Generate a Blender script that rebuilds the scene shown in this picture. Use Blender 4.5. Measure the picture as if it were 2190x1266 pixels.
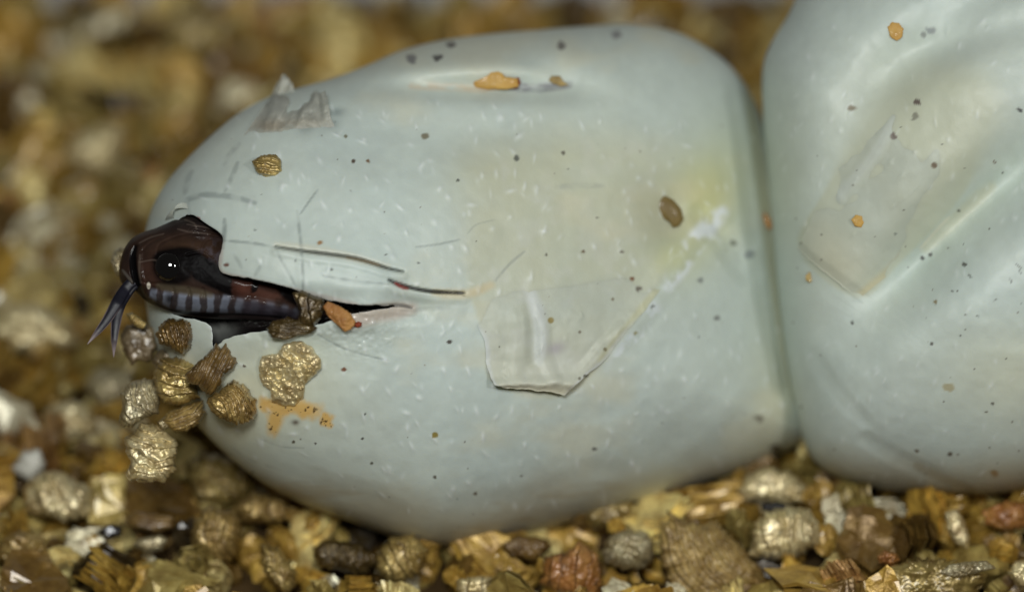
import bpy, math, random
import numpy as np
from mathutils import Vector, Matrix, Euler

# ------------------------------------------------------------------ scale, camera
# the photograph is 2190x1266; one photo pixel at the subject is about 0.04 mm
UNIT = 4e-5                      # metres per photo pixel at the reference distance
DIST = 7500.0                    # camera to reference plane, in pixel units (0.30 m)
PITCH = math.radians(35)
HREF = 440.0                     # height of the reference point above the bed
RIGHT = np.array([1.0, 0, 0])
UPV = np.array([0, math.sin(PITCH), math.cos(PITCH)])
FRONT = np.array([0, -math.cos(PITCH), math.sin(PITCH)])
CEN = np.array([0, 0, HREF])

scene = bpy.context.scene
for o in list(bpy.data.objects):
    bpy.data.objects.remove(o)
COL = scene.collection

cam_data = bpy.data.cameras.new('camera')
cam = bpy.data.objects.new('camera', cam_data)
COL.objects.link(cam)
cam.location = Vector((CEN + FRONT * DIST) * UNIT)
cam.rotation_euler = (math.pi / 2 - PITCH, 0, 0)
cam_data.sensor_width = 36
cam_data.lens = 36 * DIST / 2190
cam_data.clip_start = 0.005
cam_data.clip_end = 10
cam_data.dof.use_dof = True
cam_data.dof.focus_distance = (DIST - 405) * UNIT
cam_data.dof.aperture_fstop = 11.5
scene.camera = cam

world = bpy.data.worlds.new('World')
scene.world = world
world.use_nodes = True
world.node_tree.nodes['Background'].inputs[0].default_value = (1.0, 0.96, 0.88, 1)
world.node_tree.nodes['Background'].inputs[1].default_value = 0.045


def lamp(name, offs, size, power, col):
    d = bpy.data.lights.new(name, 'AREA')
    d.shape = 'RECTANGLE'
    d.size, d.size_y = size
    d.energy = power
    d.color = col
    o = bpy.data.objects.new(name, d)
    COL.objects.link(o)
    p = CEN + RIGHT * offs[0] + UPV * offs[1] + FRONT * offs[2]
    o.location = Vector(p * UNIT)
    tgt = Vector((CEN + FRONT * 150) * UNIT)
    o.rotation_euler = (tgt - o.location).to_track_quat('-Z', 'Y').to_euler()
    return o


lamp('flash', (-500, 1350, 7100), (0.055, 0.040), 0.43, (0.98, 1.0, 0.97))
lamp('second_flash', (2600, 900, 6700), (0.02, 0.02), 0.17, (1.0, 0.99, 0.97))

scene.view_settings.view_transform = 'Standard'
scene.view_settings.look = 'None'
scene.view_settings.exposure = 0.0
scene.view_settings.gamma = 1.0
scene.render.engine = 'CYCLES'

# ------------------------------------------------------------------ helpers
rng = np.random.default_rng(7)
random.seed(7)


def W(px, py, f):
    """photo pixel + height towards the camera (pixel units) -> world metres"""
    px, py, f = np.broadcast_arrays(np.asarray(px, float), np.asarray(py, float), np.asarray(f, float))
    k = (DIST - f) / DIST
    x = (px - 1095) * k
    y = (633 - py) * k
    return (CEN + x[..., None] * RIGHT + y[..., None] * UPV + f[..., None] * FRONT) * UNIT


def project(P):
    """world (pixel units) -> photo pixel, height towards camera"""
    d = P - CEN
    x = d @ RIGHT
    y = d @ UPV
    f = d @ FRONT
    k = (DIST - f) / DIST
    return x / k + 1095, 633 - y / k, f


def ground_z(x, y):
    """the bed is heaped a little higher to the right, under the second egg"""
    t = np.clip((x - 350) / 450, 0, 1)
    t = t * t * (3 - 2 * t)
    v = np.clip((900 - y) / 500, 0, 1)
    return 55 * t * v


def ground_f(px, py, h=0.0):
    f = np.zeros_like(np.asarray(px, float))
    z = 0.0
    for _ in range(6):
        # solve z(f) = ground height + h along the pixel ray
        k0 = (633 - py) * UPV[2]
        f = (z + h - CEN[2] - k0) / (FRONT[2] - k0 / DIST)
        P = W(px, py, f) / UNIT
        z = ground_z(P[..., 0], P[..., 1])
    return f


def lin(c):
    c = np.asarray(c, float) / 255.0
    return np.where(c <= 0.04045, c / 12.92, ((c + 0.055) / 1.055) ** 2.4)


def hash2(ix, iy, seed):
    n = (ix.astype(np.int64) * 374761393 + iy.astype(np.int64) * 668265263 + seed * 1442695041) & 0x7fffffff
    n = ((n ^ (n >> 13)) * 1274126177) & 0x7fffffff
    n = n ^ (n >> 16)
    return (n & 0xffff) / 65535.0


def vnoise(x, y, seed=0):
    ix = np.floor(x); iy = np.floor(y)
    fx = x - ix; fy = y - iy
    fx = fx * fx * (3 - 2 * fx); fy = fy * fy * (3 - 2 * fy)
    a = hash2(ix, iy, seed); b = hash2(ix + 1, iy, seed)
    c = hash2(ix, iy + 1, seed); d = hash2(ix + 1, iy + 1, seed)
    return (a * (1 - fx) + b * fx) * (1 - fy) + (c * (1 - fx) + d * fx) * fy


def fbm(x, y, seed=0, oct=4):
    s = np.zeros_like(np.asarray(x, float)); a = 0.5; t = 0
    for i in range(oct):
        s = s + a * vnoise(x, y, seed + i * 17); t += a
        x = x * 2.03 + 11.3; y = y * 2.03 + 4.7; a *= 0.5
    return s / t


def smooth(e0, e1, x):
    t = np.clip((x - e0) / (e1 - e0), 0, 1)
    return t * t * (3 - 2 * t)


def catmull(pts, n=12, closed=False):
    pts = np.asarray(pts, float)
    m = len(pts)
    out = []
    rngs = range(m) if closed else range(m - 1)
    for i in rngs:
        if closed:
            p0, p1, p2, p3 = pts[i - 1], pts[i], pts[(i + 1) % m], pts[(i + 2) % m]
        else:
            p0 = pts[max(i - 1, 0)]; p1 = pts[i]; p2 = pts[i + 1]; p3 = pts[min(i + 2, m - 1)]
        for k in range(n):
            t = k / n
            out.append(0.5 * ((2 * p1) + (-p0 + p2) * t + (2 * p0 - 5 * p1 + 4 * p2 - p3) * t * t
                              + (-p0 + 3 * p1 - 3 * p2 + p3) * t ** 3))
    if not closed:
        out.append(pts[-1])
    return np.array(out)


def seg_dist(px, py, pts, closed=False, lim=None):
    """distance to a polyline and parameter 0..1 along it"""
    pts = np.asarray(pts, float)
    if closed:
        pts = np.vstack([pts, pts[:1]])
    best = np.full(px.shape, 1e9); par = np.zeros(px.shape)
    n = len(pts) - 1
    for i in range(n):
        a, b = pts[i], pts[i + 1]
        d = b - a
        L = max(d @ d, 1e-9)
        if lim is not None:
            m = (px > min(a[0], b[0]) - lim) & (px < max(a[0], b[0]) + lim) & (py > min(a[1], b[1]) - lim) & (py < max(a[1], b[1]) + lim)
            if not m.any():
                continue
            x = px[m]; y = py[m]
        else:
            m = slice(None); x = px; y = py
        t = np.clip(((x - a[0]) * d[0] + (y - a[1]) * d[1]) / L, 0, 1)
        q = np.hypot(x - a[0] - t * d[0], y - a[1] - t * d[1])
        bm = best[m]; pm = par[m]
        up = q < bm
        bm = np.where(up, q, bm); pm = np.where(up, (i + t) / n, pm)
        best[m] = bm; par[m] = pm
    return best, par


def stroke(px, py, pts, w, soft=None, taper=True, spline=True):
    """0..1 weight of a brush line"""
    if soft is None:
        soft = w
    p = catmull(pts, 8) if (spline and len(pts) > 2) else np.asarray(pts, float)
    d, t = seg_dist(px, py, p, lim=w + soft + 2)
    ww = w * (np.minimum(1, 4 * np.minimum(t, 1 - t)) * 0.8 + 0.2) if taper else w
    return 1 - smooth(0, 1, (d - ww * 0.5) / soft)


def strokeg(px, py, pts, sig):
    """broad soft line: gaussian across, fading out at both ends"""
    d, t = seg_dist(px, py, catmull(pts, 10))
    return np.exp(-0.5 * (d / sig) ** 2) * smooth(0, 0.35, t) * smooth(0, 0.35, 1 - t)


def inside(px, py, poly):
    poly = np.asarray(poly, float)
    r = np.zeros(px.shape, bool)
    j = len(poly) - 1
    for i in range(len(poly)):
        xi, yi = poly[i]; xj, yj = poly[j]
        c = ((yi > py) != (yj > py)) & (px < (xj - xi) * (py - yi) / (yj - yi + 1e-12) + xi)
        r ^= c
        j = i
    return r


def gauss(px, py, cx, cy, sx, sy=None, ang=0):
    sy = sy or sx
    a = math.radians(ang)
    u = (px - cx) * math.cos(a) + (py - cy) * math.sin(a)
    v = -(px - cx) * math.sin(a) + (py - cy) * math.cos(a)
    return np.exp(-0.5 * ((u / sx) ** 2 + (v / sy) ** 2))


def mix(col, c, w):
    c = lin(c)
    col[:] = col * (1 - w[:, None]) + c[None, :] * w[:, None]


def raw_mesh(name, V, quads=None, tris=None, col=None, smooth_shade=True, wet=None):
    me = bpy.data.meshes.new(name)
    V = np.asarray(V, np.float32)
    me.vertices.add(len(V))
    me.vertices.foreach_set('co', V.ravel())
    loops = []; starts = []; tot = []
    n = 0
    if quads is not None and len(quads):
        q = np.asarray(quads, np.int32)
        loops.append(q.ravel()); starts.append(np.arange(len(q)) * 4); tot.append(np.full(len(q), 4)); n = len(q) * 4
    if tris is not None and len(tris):
        t = np.asarray(tris, np.int32)
        loops.append(t.ravel()); starts.append(n + np.arange(len(t)) * 3); tot.append(np.full(len(t), 3))
    loops = np.concatenate(loops); starts = np.concatenate(starts)
    me.loops.add(len(loops))
    me.loops.foreach_set('vertex_index', loops)
    me.polygons.add(len(starts))
    me.polygons.foreach_set('loop_start', starts.astype(np.int32))
    me.update(calc_edges=True)
    me.validate()
    me.polygons.foreach_set('use_smooth', np.full(len(me.polygons), smooth_shade))
    if col is not None:
        at = me.color_attributes.new('Col', 'FLOAT_COLOR', 'POINT')
        c4 = np.ones((len(V), 4), np.float32)
        c4[:, :3] = col
        if wet is not None:
            c4[:, 3] = wet
        at.data.foreach_set('color', c4.ravel())
    return me


def obj(name, me, mat=None, parent=None):
    o = bpy.data.objects.new(name, me)
    COL.objects.link(o)
    if mat is not None and me is not None and not me.materials:
        me.materials.append(mat)
    if parent is not None:
        o.parent = parent
    return o


def tag(o, label=None, cat=None, group=None, kind=None):
    if label: o['label'] = label
    if cat: o['category'] = cat
    if group: o['group'] = group
    if kind: o['kind'] = kind
    return o


def recentre(me):
    """move a mesh's origin to its middle; returns the world offset"""
    n = len(me.vertices)
    a = np.empty(n * 3, np.float32)
    me.vertices.foreach_get('co', a)
    a = a.reshape(-1, 3)
    c = (a.max(0) + a.min(0)) / 2
    c[2] = a[:, 2].min()
    me.vertices.foreach_set('co', (a - c).ravel())
    me.update()
    return Vector([float(v) for v in c])


# ------------------------------------------------------------------ materials
def nodes_of(name):
    m = bpy.data.materials.new(name)
    m.use_nodes = True
    nt = m.node_tree
    return m, nt, nt.nodes['Principled BSDF']


def shell_material(name, sss=0.35, rough=0.46, transl=0.0):
    m, nt, b = nodes_of(name)
    N, L = nt.nodes, nt.links
    at = N.new('ShaderNodeAttribute'); at.attribute_name = 'Col'
    tc = N.new('ShaderNodeTexCoord')
    n1 = N.new('ShaderNodeTexNoise'); n1.inputs['Scale'].default_value = 420; n1.inputs['Detail'].default_value = 5
    L.new(tc.outputs['Object'], n1.inputs['Vector'])
    mr = N.new('ShaderNodeMapRange'); mr.inputs[3].default_value = 0.95; mr.inputs[4].default_value = 1.05
    L.new(n1.outputs[0], mr.inputs[0])
    mul = N.new('ShaderNodeMix'); mul.data_type = 'RGBA'; mul.blend_type = 'MULTIPLY'; mul.inputs[0].default_value = 1
    L.new(at.outputs['Color'], mul.inputs[6]); L.new(mr.outputs[0], mul.inputs[7])
    L.new(mul.outputs[2], b.inputs['Base Color'])
    # wet patches: alpha of the attribute
    r = N.new('ShaderNodeMapRange'); r.inputs[1].default_value = 0; r.inputs[2].default_value = 1
    r.inputs[3].default_value = 0.10; r.inputs[4].default_value = rough
    L.new(at.outputs['Alpha'], r.inputs[0])
    L.new(r.outputs[0], b.inputs['Roughness'])
    b.inputs['Subsurface Weight'].default_value = sss
    b.inputs['Subsurface Radius'].default_value = (1.0, 0.9, 0.7)
    b.inputs['Subsurface Scale'].default_value = 0.0011
    b.inputs['Specular IOR Level'].default_value = 0.42
    n2 = N.new('ShaderNodeTexNoise'); n2.inputs['Scale'].default_value = 5200; n2.inputs['Detail'].default_value = 3
    n3 = N.new('ShaderNodeTexNoise'); n3.inputs['Scale'].default_value = 900; n3.inputs['Detail'].default_value = 4
    L.new(tc.outputs['Object'], n2.inputs['Vector']); L.new(tc.outputs['Object'], n3.inputs['Vector'])
    bp = N.new('ShaderNodeBump'); bp.inputs['Strength'].default_value = 0.30; bp.inputs['Distance'].default_value = 0.00003
    bq = N.new('ShaderNodeBump'); bq.inputs['Strength'].default_value = 0.22; bq.inputs['Distance'].default_value = 0.00012
    L.new(n2.outputs[0], bp.inputs['Height']); L.new(n3.outputs[0], bq.inputs['Height'])
    L.new(bq.outputs[0], bp.inputs['Normal']); L.new(bp.outputs[0], b.inputs['Normal'])
    if transl:
        tr = N.new('ShaderNodeBsdfTransparent')
        ms = N.new('ShaderNodeMixShader'); ms.inputs[0].default_value = transl
        out = N['Material Output']
        L.new(b.outputs[0], ms.inputs[1]); L.new(tr.outputs[0], ms.inputs[2]); L.new(ms.outputs[0], out.inputs['Surface'])
    return m


def mica_material(name, source, metallic=0.30, rough=0.36, bump=0.7, scale=1.0):
    """expanded vermiculite: pearly, crinkled flakes"""
    m, nt, b = nodes_of(name)
    N, L = nt.nodes, nt.links
    if source == 'object':
        at = N.new('ShaderNodeObjectInfo'); base = at.outputs['Color']
    else:
        at = N.new('ShaderNodeAttribute'); at.attribute_name = 'Col'; base = at.outputs['Color']
    tc = N.new('ShaderNodeTexCoord')
    n1 = N.new('ShaderNodeTexNoise'); n1.inputs['Scale'].default_value = 650 * scale; n1.inputs['Detail'].default_value = 6
    n1.inputs['Roughness'].default_value = 0.65
    L.new(tc.outputs['Object'], n1.inputs['Vector'])
    ramp = N.new('ShaderNodeValToRGB')
    ramp.color_ramp.elements[0].position = 0.30; ramp.color_ramp.elements[0].color = (0.42, 0.30, 0.17, 1)
    ramp.color_ramp.elements[1].position = 0.66; ramp.color_ramp.elements[1].color = (1.35, 1.35, 1.3, 1)
    L.new(n1.outputs[0], ramp.inputs[0])
    mul = N.new('ShaderNodeMix'); mul.data_type = 'RGBA'; mul.blend_type = 'MULTIPLY'; mul.inputs[0].default_value = 0.85
    L.new(base, mul.inputs[6]); L.new(ramp.outputs[0], mul.inputs[7])
    L.new(mul.outputs[2], b.inputs['Base Color'])
    b.inputs['Metallic'].default_value = metallic
    n4 = N.new('ShaderNodeTexNoise'); n4.inputs['Scale'].default_value = 1500 * scale; n4.inputs['Detail'].default_value = 3
    L.new(tc.outputs['Object'], n4.inputs['Vector'])
    rr = N.new('ShaderNodeMapRange'); rr.inputs[3].default_value = rough - 0.16; rr.inputs[4].default_value = rough + 0.22
    L.new(n4.outputs[0], rr.inputs[0]); L.new(rr.outputs[0], b.inputs['Roughness'])
    b.inputs['Coat Weight'].default_value = 0.65
    b.inputs['Coat Roughness'].default_value = 0.24
    b.inputs['Subsurface Weight'].default_value = 0.0
    vo = N.new('ShaderNodeTexVoronoi'); vo.inputs['Scale'].default_value = 2600 * scale
    L.new(tc.outputs['Object'], vo.inputs['Vector'])
    n2 = N.new('ShaderNodeTexNoise'); n2.inputs['Scale'].default_value = 1900 * scale; n2.inputs['Detail'].default_value = 5
    L.new(tc.outputs['Object'], n2.inputs['Vector'])
    bp = N.new('ShaderNodeBump'); bp.inputs['Strength'].default_value = bump; bp.inputs['Distance'].default_value = 0.00016
    bq = N.new('ShaderNodeBump'); bq.inputs['Strength'].default_value = bump * 0.6; bq.inputs['Distance'].default_value = 0.00010
    L.new(n2.outputs[0], bp.inputs['Height']); L.new(vo.outputs['Distance'], bq.inputs['Height'])
    L.new(bp.outputs[0], bq.inputs['Normal']); L.new(bq.outputs[0], b.inputs['Normal'])
    return m


def attr_material(name, rough, spec=0.5, coat=0.0, bump=0.0, bscale=2000, sss=0.0):
    m, nt, b = nodes_of(name)
    N, L = nt.nodes, nt.links
    at = N.new('ShaderNodeAttribute'); at.attribute_name = 'Col'
    tc = N.new('ShaderNodeTexCoord')
    n1 = N.new('ShaderNodeTexNoise'); n1.inputs['Scale'].default_value = bscale * 0.4; n1.inputs['Detail'].default_value = 4
    L.new(tc.outputs['Object'], n1.inputs['Vector'])
    mr = N.new('ShaderNodeMapRange'); mr.inputs[3].default_value = 0.65; mr.inputs[4].default_value = 1.35
    L.new(n1.outputs[0], mr.inputs[0])
    mul = N.new('ShaderNodeMix'); mul.data_type = 'RGBA'; mul.blend_type = 'MULTIPLY'; mul.inputs[0].default_value = 1
    L.new(at.outputs['Color'], mul.inputs[6]); L.new(mr.outputs[0], mul.inputs[7])
    L.new(mul.outputs[2], b.inputs['Base Color'])
    b.inputs['Roughness'].default_value = rough
    b.inputs['Specular IOR Level'].default_value = spec
    cw = N.new('ShaderNodeMath'); cw.operation = 'MULTIPLY'; cw.inputs[1].default_value = coat
    L.new(at.outputs['Alpha'], cw.inputs[0]); L.new(cw.outputs[0], b.inputs['Coat Weight'])
    b.inputs['Coat Roughness'].default_value = 0.06
    b.inputs['Subsurface Weight'].default_value = sss
    b.inputs['Subsurface Scale'].default_value = 0.0004
    if bump:
        vo = N.new('ShaderNodeTexVoronoi'); vo.inputs['Scale'].default_value = bscale
        L.new(tc.outputs['Object'], vo.inputs['Vector'])
        bp = N.new('ShaderNodeBump'); bp.inputs['Strength'].default_value = bump; bp.inputs['Distance'].default_value = 0.00006
        L.new(vo.outputs['Distance'], bp.inputs['Height']); L.new(bp.outputs[0], b.inputs['Normal'])
    return m


def plain_material(name, rgb, rough=0.5, spec=0.5, noise=0.0, nscale=800, coat=0.0):
    m, nt, b = nodes_of(name)
    N, L = nt.nodes, nt.links
    c = lin(rgb)
    tc = N.new('ShaderNodeTexCoord')
    n1 = N.new('ShaderNodeTexNoise'); n1.inputs['Scale'].default_value = nscale; n1.inputs['Detail'].default_value = 5
    L.new(tc.outputs['Object'], n1.inputs['Vector'])
    ramp = N.new('ShaderNodeValToRGB')
    ramp.color_ramp.elements[0].position = 0.3; ramp.color_ramp.elements[0].color = tuple(c * (1 - noise)) + (1,)
    ramp.color_ramp.elements[1].position = 0.7; ramp.color_ramp.elements[1].color = tuple(c * (1 + noise)) + (1,)
    L.new(n1.outputs[0], ramp.inputs[0]); L.new(ramp.outputs[0], b.inputs['Base Color'])
    b.inputs['Roughness'].default_value = rough
    b.inputs['Specular IOR Level'].default_value = spec
    b.inputs['Coat Weight'].default_value = coat
    b.inputs['Coat Roughness'].default_value = 0.03
    return m


M_SHELL = shell_material('eggshell')
M_MEMB = shell_material('peeling_shell', sss=0.25, rough=0.5)
M_SHRED = shell_material('torn_shell', sss=0.2, rough=0.5, transl=0.42)
M_GRAIN = mica_material('vermiculite', 'object')
M_STUFF = mica_material('vermiculite_bed_grains', 'attr')
M_HERO = mica_material('vermiculite_near', 'attr', metallic=0.5, rough=0.32, bump=0.9)
M_BROWN = mica_material('vermiculite_brown', 'attr', metallic=0.22, rough=0.40, bump=0.8)
M_BED = plain_material('vermiculite_base', (62, 46, 22), 0.8, 0.3, 0.6, 300)
M_WALL = plain_material('tub_wall', (196, 198, 196), 0.5, 0.4, 0.03, 60)
M_SKIN = attr_material('snake_skin', 0.42, 0.04, 0.14, 0.12, 2600)
M_TONGUE = attr_material('tongue', 0.4, 0.3, 0.0, 0.1, 3000)
M_EYE = plain_material('eye', (7, 6, 6), 0.05, 0.6, 0.1, 500, coat=1.0)
M_WET = attr_material('wet_membrane', 0.2, 0.5, 1.0, 0.4, 900)
M_BIT = attr_material('debris', 0.6, 0.4, 0.08, 0.6, 1500)


# ------------------------------------------------------------------ inflated outlines
class Blob:
    """a closed body grown from an outline: the outline gives the girth, the profile its depth"""

    def __init__(self, outline, centre, f0, T, p=2.2, q=2.0, relief=None, spl=True, dense=14):
        self.c = np.asarray(centre, float)
        o = catmull(outline, dense, True) if spl else self.resample(outline)
        d = o - self.c
        ang = np.arctan2(d[:, 1], d[:, 0]); rad = np.hypot(d[:, 0], d[:, 1])
        i = np.argsort(ang)
        ang, rad = ang[i], rad[i]
        self.ang = np.concatenate([ang - 2 * np.pi, ang, ang + 2 * np.pi])
        self.rad = np.concatenate([rad, rad, rad])
        self.f0 = f0 if callable(f0) else (lambda x, y: f0 + 0 * x)
        self.T = T; self.p = p; self.q = q
        self.relief = relief

    @staticmethod
    def resample(o, n=10):
        o = np.asarray(o, float); r = []
        for i in range(len(o)):
            a, b = o[i], o[(i + 1) % len(o)]
            for k in range(n):
                r.append(a + (b - a) * k / n)
        return np.array(r)

    def R(self, phi):
        return np.interp(phi, self.ang, self.rad)

    def rho(self, px, py):
        dx, dy = px - self.c[0], py - self.c[1]
        return np.hypot(dx, dy) / self.R(np.arctan2(dy, dx))

    def prof(self, rho):
        return np.clip(1 - np.clip(rho, 0, 1) ** self.p, 0, 1) ** (1 / self.q)

    def front(self, px, py, rho=None):
        if rho is None:
            rho = self.rho(px, py)
        f = self.f0(px, py) + self.T * self.prof(rho)
        if self.relief is not None:
            f = f + self.relief(px, py) * (1 - np.clip(rho, 0, 1) ** 8)
        return f

    def at(self, x, y):
        return float(self.front(np.array([float(x)]), np.array([float(y)]))[0])

    def build(self, name, N, nb=14, hole=None, rim=16, colour=None, edge=None, back=1.0, smooth_shade=True):
        s = np.linspace(-1, 1, N)
        S, Tt = np.meshgrid(s, s, indexing='ij')
        r = np.maximum(np.abs(S), np.abs(Tt))
        phi = np.arctan2(Tt, S)
        rho = np.sin(r * math.pi / 2)
        Rr = self.R(phi)
        if edge is not None:
            Rr = Rr * (1 + edge(phi))
        px = (self.c[0] + rho * Rr * np.cos(phi)).ravel()
        py = (self.c[1] + rho * Rr * np.sin(phi)).ravel()
        rf = rho.ravel()
        idx = np.arange(N * N).reshape(N, N)
        quads = np.stack([idx[:-1, :-1], idx[:-1, 1:], idx[1:, 1:], idx[1:, :-1]], -1).reshape(-1, 4)
        extra_q = None
        if hole is not None:
            cx = px[quads].mean(1); cy = py[quads].mean(1)
            inn = inside(cx, cy, hole)
            used_in = np.zeros(N * N, bool); used_in[quads[inn].ravel()] = True
            used_out = np.zeros(N * N, bool); used_out[quads[~inn].ravel()] = True
            bv = np.where(used_in & used_out)[0]
            hp = np.vstack([hole, hole[:1]])
            # nearest point of the cut for each border vertex
            a = hp[:-1]; d = hp[1:] - hp[:-1]
            P = np.stack([px[bv], py[bv]], -1)
            t = np.clip(((P[:, None] - a[None]) * d[None]).sum(-1) / np.maximum((d * d).sum(-1), 1e-9)[None], 0, 1)
            Q = a[None] + t[..., None] * d[None]
            k = ((Q - P[:, None]) ** 2).sum(-1).argmin(1)
            Qb = Q[np.arange(len(bv)), k]
            px[bv], py[bv] = Qb[:, 0], Qb[:, 1]
            rf = None
        f = self.front(px, py, rf)
        if hole is not None:
            rf = self.rho(px, py)
            q_in = quads[inn]; quads = quads[~inn]
            # rim of the cut: border edges pulled inward
            def edges(q):
                e = np.concatenate([q[:, [0, 1]], q[:, [1, 2]], q[:, [2, 3]], q[:, [3, 0]]])
                return e
            eo = edges(quads); ei = edges(q_in)
            key_i = set(map(tuple, np.sort(ei, 1)[np.isin(ei, bv).all(1)].tolist()))
            sel = [tuple(e) for e in eo[np.isin(eo, bv).all(1)].tolist() if (min(e), max(e)) in key_i]
            m = {v: i for i, v in enumerate(bv.tolist())}
            off = None
        nfront = len(px)
        # back half: rings closing to one point
        loop = np.concatenate([idx[0, :-1], idx[:-1, -1], idx[-1, :0:-1], idx[:0:-1, 0]])
        lphi = phi.ravel()[loop]; lR = Rr.ravel()[loop]
        bx = []; by = []; bf = []; bq = []
        prev = loop
        base = nfront
        n = len(loop)
        for j in range(1, nb):
            rr = math.cos(j / nb * math.pi / 2)
            x = self.c[0] + rr * lR * np.cos(lphi); y = self.c[1] + rr * lR * np.sin(lphi)
            bx.append(x); by.append(y)
            bf.append(self.f0(x, y) - back * self.T * self.prof(np.full(n, rr)))
            cur = base + np.arange(n); base += n
            bq.append(np.stack([prev, cur, np.roll(cur, -1), np.roll(prev, -1)], -1))
            prev = cur
        cx_, cy_ = self.c
        bx.append(np.array([cx_])); by.append(np.array([cy_]))
        bf.append(self.f0(np.array([cx_]), np.array([cy_])) - back * self.T)
        tip = base; base += 1
        tris = np.stack([prev, np.full(n, tip), np.roll(prev, -1)], -1)
        px = np.concatenate([px] + bx); py = np.concatenate([py] + by); f = np.concatenate([f] + bf)
        allq = np.concatenate([quads] + bq)
        if hole is not None:
            rx, ry = px[bv], py[bv]
            hc = np.asarray(hole).mean(0)
            px = np.concatenate([px, rx]); py = np.concatenate([py, ry]); f = np.concatenate([f, f[bv] - rim])
            rq = [[e[1], e[0], base + m[e[0]], base + m[e[1]]] for e in sel]
            allq = np.concatenate([allq, np.array(rq)])
        V = W(px, py, f)
        # drop loose vertices left by the hole
        used = np.zeros(len(V), bool); used[allq.ravel()] = True; used[tris.ravel()] = True
        remap = np.cumsum(used) - 1
        allq = remap[allq]; tris = remap[tris]
        V = V[used]; px = px[used]; py = py[used]; f = f[used]
        col = wet = None
        if colour is not None:
            col, wet = colour(px, py, f)
        # orientation: outward = towards the camera on the front
        return raw_mesh(name, V, allq[:, ::-1], tris[:, ::-1], col, smooth_shade, wet)


# ------------------------------------------------------------------ the eggs
E1 = [(306, 540), (314, 480), (332, 430), (360, 385), (400, 340), (450, 292), (510, 243), (575, 208), (645, 187), (720, 165),
      (790, 138), (860, 108), (950, 86), (1050, 73), (1150, 65), (1250, 57), (1340, 52), (1400, 58), (1460, 75), (1520, 108),
      (1565, 145), (1600, 192), (1632, 260), (1670, 380), (1705, 520), (1735, 680), (1748, 820), (1745, 905), (1718, 948),
      (1600, 1000), (1400, 1068), (1250, 1109), (1100, 1146), (1020, 1163), (950, 1169), (880, 1160), (750, 1115),
      (650, 1078), (560, 1030), (480, 968), (420, 905), (365, 825), (330, 740), (312, 650)]
E2 = [(1640, 350), (1651, 480), (1661, 600), (1680, 760), (1700, 860), (1722, 950), (1757, 1000), (1830, 1035), (1950, 1052),
      (2060, 1058), (2190, 1045), (2400, 975), (2590, 800), (2680, 500), (2640, 200), (2500, -50), (2300, -180), (2050, -210),
      (1850, -150), (1730, -40), (1682, 40), (1650, 92), (1631, 150), (1632, 250)]

HOLE = catmull([(345, 500), (384, 468), (410, 460), (440, 478), (476, 506), (470, 545), (469, 575), (486, 588), (530, 594), (590, 607),
                (640, 622), (700, 641), (760, 651), (810, 653), (850, 655), (812, 661), (770, 668), (735, 678), (690, 692), (640, 703),
                (580, 707), (520, 715), (480, 727), (456, 742), (452, 700), (420, 684), (380, 676), (345, 650), (330, 600), (330, 550)], 10, True)
_hr = np.random.default_rng(3)
HOLE = HOLE + (fbm(np.arange(len(HOLE)) * 0.45, np.zeros(len(HOLE)), 5, 3)[:, None] - 0.5) * np.array([[3.0, 5.0]])

CRACKS = [  # (points, width, depth, colour, strength)
    ([(590, 528), (650, 537), (700, 543), (760, 552), (800, 564), (830, 574), (862, 581)], 4.5, 14, (52, 54, 44), 0.92),
    ([(832, 599), (850, 607), (890, 618), (930, 624), (992, 627)], 5, 16, (38, 34, 30), 0.95),
    ([(760, 656), (800, 655), (850, 653), (880, 658)], 4, 10, (60, 62, 62), 0.7),
]
LINES = [  # thin grey scratches and veins in the shell
    ([(480, 515), (540, 520), (600, 530)], 3, 0.55), ([(635, 450), (640, 490), (645, 540), (648, 620)], 3.2, 0.55),
    ([(680, 405), (660, 432), (642, 458)], 2.2, 0.5), ([(590, 532), (605, 565), (632, 612)], 3.0, 0.42),
    ([(690, 590), (740, 598), (830, 608)], 2.4, 0.5), ([(680, 715), (720, 738), (770, 757), (830, 770)], 2.4, 0.5),
    ([(405, 455), (400, 430), (430, 418), (470, 418), (510, 424), (545, 434)], 6, 0.5),
    ([(480, 470), (479, 500), (476, 530)], 5, 0.6), ([(480, 408), (495, 380), (508, 348)], 5, 0.4),
    ([(478, 352), (495, 325), (512, 308)], 5, 0.3), ([(395, 412), (403, 385), (410, 368)], 7, 0.35),
    ([(890, 528), (940, 522), (985, 512)], 2.4, 0.4), ([(1060, 600), (1090, 565), (1122, 538)], 3, 0.35),
    ([(1000, 500), (1020, 480), (1060, 470)], 2, 0.22), ([(1190, 400), (1240, 396), (1290, 398)], 6, 0.22),
    ([(500, 545), (510, 560), (516, 573)], 4, 0.3), ([(545, 590), (552, 578), (556, 570)], 4, 0.3),
    ([(1505, 468), (1540, 510), (1580, 560)], 7, 0.18), ([(860, 665), (900, 662), (960, 658)], 5, 0.25),
    ([(500, 960), (540, 985), (600, 1005)], 2, 0.25), ([(560, 940), (600, 955), (650, 958)], 2, 0.3),
]
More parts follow.
